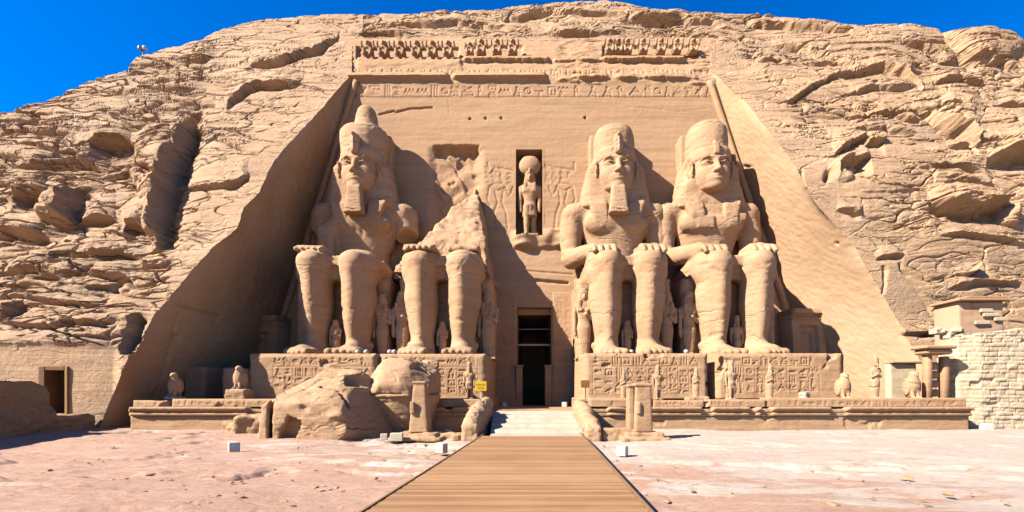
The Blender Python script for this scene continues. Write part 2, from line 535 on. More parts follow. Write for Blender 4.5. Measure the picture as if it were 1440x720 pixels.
M_DARKWOOD = wood('dark door frame wood', (0.13, 0.06, 0.025), (0.19, 0.09, 0.035), (0.25, 0.13, 0.055), axis=0, pitch=0.22)

def ground_mat():
    m, nt, b = nmat('desert rock ground'); N = NT(nt)
    p = N.pos()
    sep = N.n('ShaderNodeSeparateXYZ'); N.l(p, sep.inputs[0])
    q = N.mapv(p, (0.22, 0.5, 0.5), (0, 0, 0.12))
    n1 = N.noise(q, 1.0, 8, 0.66, 0.6)
    n2 = N.noise(N.mapv(p, (0.35, 1.1, 1.0), (0, 0, -0.1)), 1.3, 7, 0.65, 0.8)
    white = N.ramp(n2, [(0.3, (0.52, 0.38, 0.275)), (0.5, (0.63, 0.505, 0.39)), (0.7, (0.70, 0.59, 0.475))])
    sand = N.ramp(n2, [(0.3, (0.48, 0.22, 0.12)), (0.55, (0.57, 0.285, 0.165)), (0.75, (0.62, 0.385, 0.255))])
    mauve = N.ramp(n2, [(0.3, (0.44, 0.275, 0.23)), (0.7, (0.55, 0.37, 0.31))])
    # the open slab by the terrace is the palest; sand gathers towards the visitor and to the left
    far = N.math('MULTIPLY', N.math('ADD', N.math('MULTIPLY', sep.outputs[0], 0.017), N.math('MULTIPLY', N.math('SUBTRACT', sep.outputs[1], 13.5), 0.022)), 1.0)
    sel = N.math('ADD', n1, far)
    k = N.ramp(N.math('ADD', sel, N.math('MULTIPLY', N.math('SUBTRACT', n2, 0.5), 0.9)), [(0.43, 0.0), (0.50, 1.0)])
    col = N.mix(k, sand, white)
    n3 = N.noise(N.mapv(p, (0.12, 0.6, 1.0), (0, 0, 0.05)), 1.0, 6, 0.6, 0.3)
    col = N.mix(N.ramp(n3, [(0.55, 0.0), (0.66, 0.65)]), col, mauve)
    fn = N.noise(N.mapv(p, (1, 1.6, 1)), 5.0, 9, 0.78)
    col = N.mix(0.38, col, N.ramp(fn, [(0.3, (0.32, 0.20, 0.14)), (0.5, (0.60, 0.48, 0.40)), (0.7, (0.72, 0.64, 0.57))]))
    peb = N.n('ShaderNodeTexVoronoi'); N.l(p, peb.inputs['Vector']); peb.inputs['Scale'].default_value = 2.6
    grit = N.noise(p, 3.2, 4, 0.5)
    pk = N.math('MULTIPLY', N.ramp(peb.outputs['Distance'], [(0.05, 1.0), (0.12, 0.0)]), N.ramp(grit, [(0.55, 0.0), (0.62, 0.85)]))
    col = N.mix(pk, col, (0.24, 0.155, 0.11))
    N.l(col, b.inputs['Base Color'])
    h = N.math('ADD', N.math('MULTIPLY', fn, 0.9), N.math('MULTIPLY', n2, 0.8))
    N.bump(h, b, 0.06)
    return m
M_GROUND = ground_mat()

# ================================================================== terrain: the cliff
KSL, Y0 = 1.70, 20.5                       # the cliff face rises 1.7 m per metre, starting 20.5 m away
def base_Y(px, py):
    b = (CY - py) / FPX
    b = np.minimum(b, 1.0)
    return (EYE + KSL * Y0) / (KSL - b)
def world_of(px, py, Y):
    return np.stack([(px - CX) / FPX * Y, Y, EYE + (CY - py) / FPX * Y], -1)
FC = 0.11                            # batter of the facade
FY0 = 35.4
def fac(px, py):
    b = (CY - py) / FPX
    Y = (FY0 + EYE * FC) / (1 - FC * b)
    return np.array([(px - CX) / FPX * Y, Y, EYE + b * Y])
SKY = np.array([(-420, 330), (-200, 238), (0, 162), (60, 140), (120, 119), (165, 96), (200, 78), (245, 62), (290, 46), (340, 33), (380, 27), (430, 22), (500, 19),
                (560, 17), (620, 15), (680, 11), (750, 7), (820, 5), (880, 7), (930, 14), (990, 17), (1040, 18), (1100, 22), (1160, 29), (1210, 35),
                (1260, 38), (1310, 39), (1332, 46), (1350, 40), (1385, 41), (1415, 49), (1440, 60), (1600, 110), (1850, 180)], float)
EL = np.array([(58, 495), (105, 495), (108, 492), (140, 463), (171, 433), (225, 387), (244, 376), (271, 364), (292, 341), (319, 333), (345, 300), (369, 279), (423, 233), (465, 200), (527, 171), (575, 150), (612, 136), (640, 126)], float)
ER = np.array([(58, 1000), (100, 1000), (139, 1045), (160, 1062), (231, 1117), (288, 1148), (347, 1202), (428, 1249), (500, 1290), (555, 1320), (640, 1365)], float)
NLO, NUP, NRO = 560, 64, 14
def skyline(px): return np.interp(px, SKY[:, 0], SKY[:, 1])
uL = np.concatenate([np.linspace(-420, -8, 42), np.linspace(0, 495, 460)])
uC = np.linspace(495, 1000, 380)[1:-1]
uR = np.concatenate([np.linspace(1000, 1440, 430), np.linspace(1448, 1850, 42)])
def m_of(px):
    return np.where((px >= 495) & (px <= 1000), 58.0, skyline(px) + 40 + np.interp(px, [495, 1000], [58 - skyline(495) - 40, 58 - skyline(1000) - 40]))
v = np.linspace(0, 1, NLO)[:, None]
def wing(u, E, fixed, free):
    py = 640 * (1 - v) + m_of(u)[None, :] * v
    edge = np.interp(640 * (1 - v[:, 0]) + 58 * v[:, 0], E[:, 0], E[:, 1])[:, None]
    t = (u[None, :] - free) / (fixed - free)
    px = free + t * (edge - free)
    return px, py
Lpx, Lpy = wing(uL, EL, 495.0, -420.0)
Rpx, Rpy = wing(uR, ER, 1000.0, 1850.0)
nL, nC, nR = len(uL), len(uC), len(uR)
uA = np.concatenate([uL, uC, uR])
w_ = np.linspace(0, 1, NUP + 1)[1:, None]
Upy = m_of(uA)[None, :] * (1 - w_) + skyline(uA)[None, :] * w_
Upx = np.repeat(uA[None, :], NUP, 0)
PX = np.concatenate([Lpx.ravel(), Rpx.ravel(), Upx.ravel()])
PY = np.concatenate([Lpy.ravel(), Rpy.ravel(), Upy.ravel()])
YB = base_Y(PX, PY)
# the far ends of the mound swing away
YB = YB + 0.004 * np.maximum(0, PX - 1250) + 0.003 * np.maximum(0, 120 - PX) * sstep(560, 300, PY)
YB = YB + 6.0 * sstep(180, 520, PY) * sstep(1010, 1170, PX)      # the rock foot lies farther back on the right
P = world_of(PX, PY, YB)

PXF = PX + 7 * fbm(PX / 42, PY / 26, PX * 0, 2, 401)
PYF = PY + 5 * fbm(PX / 60, PY / 15, PX * 0, 2, 402) + 1.2 * fbm(PX / 16, PY / 5, PX * 0, 2, 403)
rag = 0.85 + 0.5 * fbm(PX / 22, PY / 9, PX * 0, 3, 404)
def ledge_h(pts, H, up, D, dn, jit=3.0):
    pts = np.array(pts, float)
    jl = jit * fbm(PXF * 0.045, PXF * 0 + pts[0, 0], PXF * 0, 2, 3)
    yl = np.interp(PXF, pts[:, 0], pts[:, 1]) + jl
    x0, x1 = pts[0, 0], pts[-1, 0]
    t = (PXF - x0) / (x1 - x0)
    tap = np.where((t > 0) & (t < 1), np.clip(np.minimum(t, 1 - t) * 5, 0, 1) ** 0.7, 0)
    dy = yl - PYF
    w = sstep(-2.2, 2.2, dy)
    return rag * tap * (w * H * np.exp(-(np.abs(dy) / up) ** 1.3) - (1 - w) * D * np.exp(-(np.abs(dy) / dn) ** 1.5))
def ledge_v(pts, H, lf, D, rt, jit=4.0):
    pts = np.array(pts, float)
    jl = jit * fbm(PYF * 0.05, PYF * 0 + pts[0, 0], PYF * 0, 2, 5)
    xl = np.interp(PYF, pts[:, 1], pts[:, 0]) + jl
    y0, y1 = pts[0, 1], pts[-1, 1]
    t = (PYF - y0) / (y1 - y0)
    tap = np.where((t > 0) & (t < 1), np.clip(np.minimum(t, 1 - t) * 6, 0, 1), 0)
    dx = xl - PXF
    w = sstep(-2.2, 2.2, dx)
    return rag * tap * (w * H * np.exp(-(np.abs(dx) / lf) ** 1.3) - (1 - w) * D * np.exp(-(np.abs(dx) / rt) ** 1.5))
def crack(pts, D, w):
    pts = np.array(pts, float); d = np.full(PX.shape, 1e9)
    xx = PX + 3 * pn(PX * 0.06, PY * 0.06, PX * 0, 8); yy = PY + 3 * pn(PX * 0.06, PY * 0.06, PX * 0 + 5, 8)
    for a, b in zip(pts[:-1], pts[1:]):
        ab = b - a; t = np.clip(((xx - a[0]) * ab[0] + (yy - a[1]) * ab[1]) / ab.dot(ab), 0, 1)
        d = np.minimum(d, np.hypot(xx - a[0] - t * ab[0], yy - a[1] - t * ab[1]))
    return -D * np.exp(-(d / w) ** 2)
def bulge(cx, cy, rx, ry, H, p=1.0):
    r2 = ((PXF - cx) / rx) ** 2 + ((PYF - cy) / ry) ** 2
    return H * np.clip(1 - r2, 0, 1) ** p

X, Yw, Z = P.T
right = sstep(980, 1060, PX)
# --- natural relief
warp = 1.1 * fbm(X / 9, Yw / 9, Z / 7, 3, 21)
s0 = Z - 0.035 * X + warp - right * (0.0016 * (X - 24) ** 2)
def beds(s, T, Wd, seed, A, Cd):
    """sedimentary beds: each one sticks out by its own, slowly changing amount, with a broken crack along its foot"""
    i0 = np.floor(s / T); f = s / T - i0
    run = 0
    def one(i):
        h = hsh(i, i * 0, seed)
        r = pn(X / Wd + h * 37.0, h * 91.0, Yw / Wd, seed + 1) * 1.5
        q = 2.2 * pn(X / (Wd * 1.3) + h * 11.0, h * 57.0, X * 0, seed + 2) + 0.5
        step = (np.floor(q) + sstep(0.85, 1.0, q - np.floor(q))) * 0.35
        run = sstep(-0.05, 0.22, pn(X / (Wd * 0.9) + h * 71.0, h * 33.0, X * 0, seed + 3))
        return A * (r + step), run
    a0, r0 = one(i0); a1, r1 = one(i0 + 1)
    dl = min(0.16 / T, 0.4)
    w = sstep(1 - dl, 1.0, f)
    v0 = a0 + A * 0.5 * r0 * (0.5 - f) - Cd * r0 * np.exp(-(f * T / (0.05 + 0.06 * T)) ** 1.2)
    v1 = a1 + A * 0.5 * r1 * 0.5 - Cd * r1
    return v0 * (1 - w) + v1 * w
blocky = sstep(-0.15, 0.30, fbm(X / 11, Yw / 11, Z / 6, 3, 31) + 0.16 * (PX < 300) - 0.06 * right)
smoothL = sstep(250, 275, PX + 0.20 * (PY - 240)) * (PX < 510) * sstep(470, 400, PY)     # the slab beside the recess
blocky = blocky * (1 - 0.8 * smoothL)
D = 0.75 * fbm(X / 12, Yw / 12, Z / 7, 3, 41) + 0.25 * right * fbm(X / 9, Yw / 9, Z / 8, 2, 47)
s1 = s0 + 0.30 * fbm(X / 3, Yw / 3, Z / 3, 3, 51)
D = D + (0.35 + 0.9 * blocky) * beds(s1, 2.7, 6.0, 1, 0.32, 0.55)
D = D + (0.30 + 0.9 * blocky) * beds(s1 + 0.4, 1.05, 3.2, 2, 0.16, 0.34)
D = D + (0.25 + 0.8 * blocky) * beds(s1, 0.42, 2.0, 3, 0.05, 0.11)
# boulder-like blocks parted by joints, only where the rock is broken
gx = X / 2.6 + 0.5 * fbm(X / 2, Yw / 2, Z / 2, 3, 55); gz = s1 / 1.5
row = np.floor(gz); gx = gx + 7.7 * hsh(row, row * 0, 9)
col = np.floor(gx); e = np.minimum(np.minimum(gx - col, 1 - gx + col) * 2.6, np.minimum(gz - row, 1 - gz + row) * 1.5)
on = blocky * sstep(0.05, 0.3, fbm(X / 6, Yw / 6, Z / 4, 2, 57))
D = D + on * (1 - .6 * right) * ((hsh(row, col, 12) - 0.45) * 0.5 - 0.45 * np.exp(-e / 0.11))
ridge = 0.3 - np.abs(fbm(X / 2.6, Yw / 2.6, Z / 1.2, 4, 61))
D = D + 0.13 * ridge * (0.3 + 0.7 * blocky)
D = D + 0.13 * (0.25 - np.abs(fbm(X / 0.9, Yw / 0.9, Z / 0.42, 4, 71))) * (0.45 + 0.55 * blocky)
hol = sstep(0.30, 0.5, fbm(X / 3.2, Yw / 3.2, Z / 1.2, 3, 81))
D = D - 0.4 * hol * blocky
cr = pn(X / 7, Yw / 7, Z / 3.2, 91) + 0.3 * pn(X / 2, Yw / 2, Z / 1.2, 92)
D = D - 0.25 * np.exp(-(cr / 0.016) ** 2)
cr2 = pn(X / 9, Yw / 9, Z / 1.6, 95) + 0.15 * pn(X / 1.5, Yw / 1.5, Z / 0.8, 96)
D = D - 0.30 * np.exp(-(cr2 / 0.02) ** 2) * sstep(-0.2, 0.2, pn(X / 12, Z / 12, X * 0, 97))
for sd, L, ep, dp in ((301, 6.0, .013, .6), (302, 4.0, .016, .5), (303, 2.6, .020, .32), (304, 9.0, .010, .65)):
    c_ = pn(X / L, Yw / L, s1 / (0.30 * L), sd) + 0.22 * pn(X / (L * .25), Yw / (L * .25), s1 / (.08 * L), sd + 1)
    D = D - dp * (1 - .25 * right) * (0.35 + 0.6 * blocky) * np.exp(-(c_ / ep) ** 2) * sstep(-0.1, 0.15, pn(X / (L * 1.2), Z / (L * .8), Yw * 0, sd + 2))
strip = np.where(PX > 900, np.interp(PY, ER[:, 0], ER[:, 1]) + 70 - PX, -100)
stripm = sstep(0, 30, strip) * (PY > 58)
D = D * (1 - 0.72 * stripm)
D = D * (1 - 0.55 * smoothL) * (1 - 0.5 * sstep(1180, 1260, PX) * sstep(310, 360, PY))
# --- the features one can name on the left
Fe = 0
Fe = Fe + ledge_h([(318, 150), (345, 128), (365, 121), (398, 123), (428, 117)], 0.55, 26, 0.7, 5)
Fe = Fe + ledge_h([(350, 96), (395, 92), (440, 73), (470, 60), (480, 44)], 0.5, 22, 0.6, 5)
Fe = Fe + ledge_h([(255, 264), (290, 265), (332, 262)], 0.3, 16, 0.4, 4)
Fe = Fe + ledge_h([(318, 262), (338, 253), (350, 246)], 0.35, 12, 0.6, 7)
Fe = Fe + ledge_h([(122, 196), (145, 192), (172, 190), (182, 195)], 0.5, 22, 1.5, 22)
Fe = Fe + ledge_h([(30, 237), (80, 231), (120, 229), (150, 237)], 0.8, 20, 0.5, 6)
Fe = Fe + ledge_h([(18, 276), (40, 270), (66, 266)], 0.7, 22, 1.2, 17)
Fe = Fe + ledge_h([(58, 310), (85, 316), (120, 308), (158, 306)], 0.9, 26, 0.9, 10)
Fe = Fe + bulge(92, 283, 36, 18, 0.6, 0.8) + bulge(80, 306, 24, 11, 0.5, 0.8)
Fe = Fe + ledge_v([(106, 262), (104, 285), (100, 318)], 0.3, 10, 1.4, 24)
Fe = Fe + ledge_h([(0, 322), (30, 330), (62, 330)], 0.8, 22, 0.8, 8)
Fe = Fe + ledge_h([(176, 318), (192, 315), (210, 322)], 0.7, 18, 1.0, 16)
Fe = Fe + bulge(218, 225, 34, 60, 0.9, 0.7)
PXk, PYk, ragk = PXF, PYF, rag
PXF = PX + 2 * pn(PX / 30, PY / 20, PX * 0, 405); PYF = PY; rag = 1.0
Fe = Fe + ledge_v([(270, 152), (262, 175), (250, 225), (233, 285), (222, 318), (216, 350)], 1.1, 24, 1.0, 18)
PXF, PYF, rag = PXk, PYk, ragk
Fe = Fe + ledge_v([(192, 440), (184, 462), (172, 500)], 0.5, 30, 1.6, 15)
Fe = Fe + ledge_v([(36, 428), (28, 440), (18, 452)], 0.5, 20, 0.9, 12)
Fe = Fe + ledge_h([(0, 455), (60, 462), (120, 458), (175, 455)], 0.35, 18, 0.35, 6)
Fe = Fe + ledge_h([(60, 390), (120, 386), (185, 392)], 0.4, 16, 0.4, 6)
Fe = Fe + ledge_h([(0, 420), (70, 424), (150, 432)], 0.3, 14, 0.3, 5)
Fe = Fe + ledge_h([(120, 358), (160, 352), (196, 362)], 0.5, 18, 0.6, 8)
Fe = Fe + crack([(278, 200), (300, 190), (330, 205), (362, 218)], 0.3, 2.5)
Fe = Fe + crack([(200, 150), (240, 140), (270, 150), (300, 146)], 0.3, 2.5)
Fe = Fe + crack([(92, 200), (84, 190), (76, 215)], 0.3, 3)
# --- and on the right
Fe = Fe + ledge_h([(1050, 36), (1070, 31), (1118, 32), (1170, 41), (1220, 55)], 0.55, 12, 0.7, 5)
Fe = Fe + ledge_h([(1172, 106), (1211, 103), (1240, 97), (1269, 105), (1284, 118), (1294, 134)], 0.6, 20, 0.7, 5)
Fe = Fe + ledge_h([(1105, 146), (1118, 139), (1134, 129), (1160, 116), (1180, 105)], 0.45, 16, 0.6, 4)
Fe = Fe + ledge_h([(1192, 133), (1233, 126), (1270, 129), (1290, 127)], 0.45, 14, 0.5, 4)
Fe = Fe + ledge_h([(1172, 214), (1190, 205), (1216, 193), (1222, 197)], 0.7, 18, 0.6, 9)
Fe = Fe + ledge_h([(1220, 202), (1232, 199), (1246, 197)], 0.8, 20, 0.6, 9)
Fe = Fe + ledge_h([(1178, 233), (1196, 228), (1212, 226), (1222, 224)], 0.5, 12, 1.1, 16)
Fe = Fe + bulge(1185, 240, 20, 18, 0.5, 0.8)
Fe = Fe + ledge_h([(1316, 174), (1335, 182), (1352, 187), (1362, 198), (1372, 213)], 1.3, 30, 0.9, 10)
Fe = Fe + ledge_h([(1386, 228), (1413, 222), (1440, 216), (1520, 216)], 1.6, 26, 1.0, 16)
Fe = Fe + bulge(1362, 278, 58, 20, 0.7, 0.8)
Fe = Fe + ledge_h([(1306, 282), (1331, 293), (1370, 296), (1406, 290), (1425, 286)], 1.0, 18, 1.3, 12)
Fe = Fe + bulge(1424, 300, 16, 16, 0.9, 0.6)
Fe = Fe + ledge_h([(1176, 296), (1195, 298), (1212, 301)], 0.5, 10, 0.5, 6)
Fe = Fe + ledge_h([(1232, 362), (1245, 358), (1272, 358)], 0.3, 10, 0.5, 5)
Fe = Fe + crack([(1244, 376), (1246, 390), (1242, 412)], 0.3, 2.4)
Fe = Fe + crack([(1266, 372), (1285, 400), (1308, 432), (1318, 460)], 0.35, 2.2)
Fe = Fe + crack([(1164, 250), (1168, 242)], 0.6, 5)
Fe = Fe + ledge_v([(1374, 370), (1372, 380), (1356, 392)], 0.7, 26, 0.7, 8)
Fe = Fe + ledge_h([(1250, 472), (1275, 468), (1320, 466)], 0.5, 10, 0.7, 7)
Fe = Fe + ledge_h([(1306, 117), (1345, 118), (1384, 124)], 0.5, 12, 0.5, 5)
Fe = Fe + ledge_h([(1280, 152), (1310, 160), (1330, 172)], 0.5, 14, 0.4, 5)
Fe = Fe + ledge_h([(1325, 82), (1380, 80), (1440, 92)], 0.6, 14, 0.6, 6)
Fe = Fe + bulge(1388, 62, 58, 24, 1.2, 0.8) + crack([(1330, 42), (1340, 62), (1372, 92)], 0.9, 6)
Fe = Fe + ledge_h([(1265, 62), (1300, 68), (1335, 78)], 0.5, 14, 0.5, 5)
for k, (a, b_, c_, d_) in enumerate([(1330, 255, 1400, 262), (1300, 232, 1380, 240), (1225, 160, 1300, 168), (1200, 178, 1290, 186), (1320, 330, 1440, 342), (1330, 405, 1440, 398), (1400, 150, 1470, 158), (1330, 205, 1400, 214), (1090, 62, 1150, 74), (1060, 88, 1110, 96), (1130, 88, 1200, 92)]):
    Fe = Fe + ledge_h([(a, b_), ((a + c_) / 2, (b_ + d_) / 2 - 3), (c_, d_)], 0.4, 12, 0.45, 4)
# --- above the cornice
for a in ([(560, 36), (640, 34), (730, 38)], [(690, 22), (800, 18), (900, 26)], [(770, 48), (830, 46), (880, 50)], [(500, 50), (540, 46), (580, 50)], [(880, 34), (960, 30), (1030, 40)]):
    Fe = Fe + ledge_h(a, 0.45, 9, 0.5, 4)
D = D + Fe
# calm the rock where it meets the cut edges and the cornice
edgeL = np.interp(PY, EL[:, 0], EL[:, 1]); edgeR = np.interp(PY, ER[:, 0], ER[:, 1])
ed = np.where(PX < 748, edgeL - PX, PX - edgeR)
calm = np.where((PY > 58.5), 0.42 + 0.58 * sstep(0, 45, ed), 1.0)
mid = sstep(470, 500, PX) * sstep(1030, 995, PX)
calm = calm * np.where(PY <= 58.5, 1 - mid * (1 - sstep(58, 48, PY)), 1)
D = D * calm
# the smoothed rock round the chapel door on the far left
chap = sstep(176, 158, PX) * sstep(482, 492, PY)
D = D * (1 - 0.96 * chap)
Nrm = np.array([0, -0.96, 0.28])
P = P + D[:, None] * Nrm[None, :]
P[:, 0] += 0.10 * fbm(X / 1.1, Yw / 1.1, Z / 0.7, 3, 101)
Ych = 23.2
P = np.where(chap[:, None] > 0, P * (1 - chap[:, None]) + world_of(PX, PY, np.full(PX.shape, Ych) + 0.05 * pn(PX / 30, PY / 30, PX * 0, 3)) * chap[:, None], P)
VL = P[:NLO * nL].reshape(NLO, nL, 3)
VR = P[NLO * nL:NLO * (nL + nR)].reshape(NLO, nR, 3)
VU = P[NLO * (nL + nR):].reshape(NUP, nL + nC + nR, 3)
# behind the skyline the rock rolls over and falls gently away
last = VU[-1]
bs = (CY - skyline(uA)) / FPX
roll = []
zz = last.copy()
for k in range(NRO):
    dY = 0.5 * 1.45 ** k
    slope = bs * (0.75 - 0.9 * (k / (NRO - 1)))
    zz = zz + np.stack([np.zeros_like(bs), np.full_like(bs, dY), slope * dY], 1)
    q = zz.copy(); q[:, 2] += -0.25 * np.abs(fbm(q[:, 0] / 3, q[:, 1] / 3, q[:, 2] * 0, 3, 7))
    roll.append(q)
roll = np.stack(roll)
# left / right wings
hole = (lambda px, py: (px > 58) & (px < 96) & (py > 517) & (py < 581))
def drop(q, keep): return q[keep]
qL = grid_faces(NLO, nL)
fpx = Lpx.ravel()[qL].mean(1); fpy = Lpy.ravel()[qL].mean(1)
qL = qL[~hole(fpx, fpy)]
qR = grid_faces(NLO, nR)
nl, nr = NLO * nL, NLO * nR
U0 = nl + nr
qU = grid_faces(NUP + NRO, nL + nC + nR) + U0
# stitches between the wings and the strip above
tl = (NLO - 1) * nL + np.arange(nL)
sL = np.stack([tl[:-1], tl[1:], U0 + np.arange(1, nL), U0 + np.arange(nL - 1)], 1)
tr = nl + (NLO - 1) * nR + np.arange(nR)
o_ = U0 + nL + nC
sR = np.stack([tr[:-1], tr[1:], o_ + np.arange(1, nR), o_ + np.arange(nR - 1)], 1)
cliff = mesh('cliff', np.concatenate([VL.reshape(-1, 3), VR.reshape(-1, 3), VU.reshape(-1, 3), roll.reshape(-1, 3)]),
             np.concatenate([qL, qR + nl, qU, sL, sR]), M_CLIFF, smooth=False)
tag(cliff, kind='structure')

# ================================================================== the cut facade
FACADE = thing('temple_facade', 'huge trapezoid temple front of smooth tan sandstone cut back into the cliff', 'temple', (0, FY0, 1.0))
YTOP = float(base_Y(748.0, 58.0)); ZTOP = EYE + (CY - 58) / FPX * YTOP
def corner(side, z):
    """where the facade wall meets the side walls of the recess, at height z"""
    z = np.asarray(z, float)
    Yf = FY0 + FC * z
    py = CY - (z - EYE) / Yf * FPX
    px = 497 - (py - 110) * 0.311 if side < 0 else 1000 + (py - 105) * 0.336
    # above the wall: the entablature, leaning back with the cliff
    zt = fac(748, 110)[2]; Yt = fac(748, 110)[1]
    ztop, Ytop = ZTOP, YTOP
    t = np.clip((z - zt) / (ztop - zt), 0, 1.15)
    Yu = Yt + (Ytop - Yt) * t
    up = z > zt
    Yr = np.where(up, Yu, Yf)
    pxr = np.where(up, 495.0 if side < 0 else 1000.0, px)
    return (pxr - CX) / FPX * Yr, Yr
def side_wall(side, V):
    edge = V[:, -1] if side < 0 else V[:, 0]
    cx_, cy_ = corner(side, edge[:, 2])
    back = np.stack([cx_, cy_ + 0.3, edge[:, 2]], 1)
    n = 90
    t = np.linspace(0, 1, n)[None, :, None]
    kk = 70
    pad = np.concatenate([np.repeat(edge[:1], kk, 0), edge, np.repeat(edge[-1:], kk, 0)])
    cs = np.cumsum(np.concatenate([np.zeros((1, 3)), pad]), 0)
    sm = (cs[2 * kk + 1:] - cs[:-2 * kk - 1]) / (2 * kk + 1)
    sm[:, 2] = edge[:, 2]
    sm = edge + (sm - edge) * (np.clip((back[:, 1] - edge[:, 1] - .8) / 2.5, 0, 1) * sstep(0, 60, np.arange(len(edge))[::-1]))[:, None]
    # the wall itself is planed flat; only its broken lip follows the chipped cliff edge
    G = sm[:, None] * (1 - t) + back[:, None] * t + (edge - sm)[:, None] * np.exp(-t / .035)
    env = (np.clip(np.minimum(t, 1 - t) * 8, 0, 1))[..., 0]
    env = env * np.clip((back[:, 1] - edge[:, 1]) / 2.0, 0, 1)[:, None]
    x, y, z = G[..., 0], G[..., 1], G[..., 2]
    d = (0.16 if side < 0 else 0.08) * fbm(y / 3, x / 3, z / 3, 4, 111) + 0.035 * fbm((y + z) / .9, (y - z) / .35, x * 0, 3, 113) + 0.02 * fbm(y / 0.6 + z, z / 2.0, x * 0, 3, 112)
    if side < 0:
        d = d - 0.12 * np.exp(-((y - 25.5 - 0.05 * z) / 0.06) ** 2) * (z < 8) - 0.12 * np.exp(-((z - 7.4) / 0.07) ** 2) * (y > 25.5) * (y < 29.5)
        d = d - 0.5 * np.exp(-(((y - 24.2) / 0.45) ** 2 + ((z - 5.9) / 0.28) ** 2)) - 0.3 * np.exp(-(((y - 26.0) / 0.2) ** 2 + ((z - 5.5) / 0.2) ** 2))
    else:
        d = d - 0.3 * np.exp(-(((y - 37.5) / 0.6) ** 2 + ((z - 22.0 - 0.5 * (y - 37.5)) / 0.16) ** 2)) - 0.25 * np.exp(-(((y - 31) / 0.12) ** 2 + ((z - 13) / 0.12) ** 2))
    G[..., 0] += (d * env) * (-side)
    q = grid_faces(G.shape[0], n, flip=(side > 0))
    return mesh('side_wall', G.reshape(-1, 3), q if side < 0 else q, M_REVEAL, FACADE)
side_wall(-1, VL)
side_wall(1, VR)

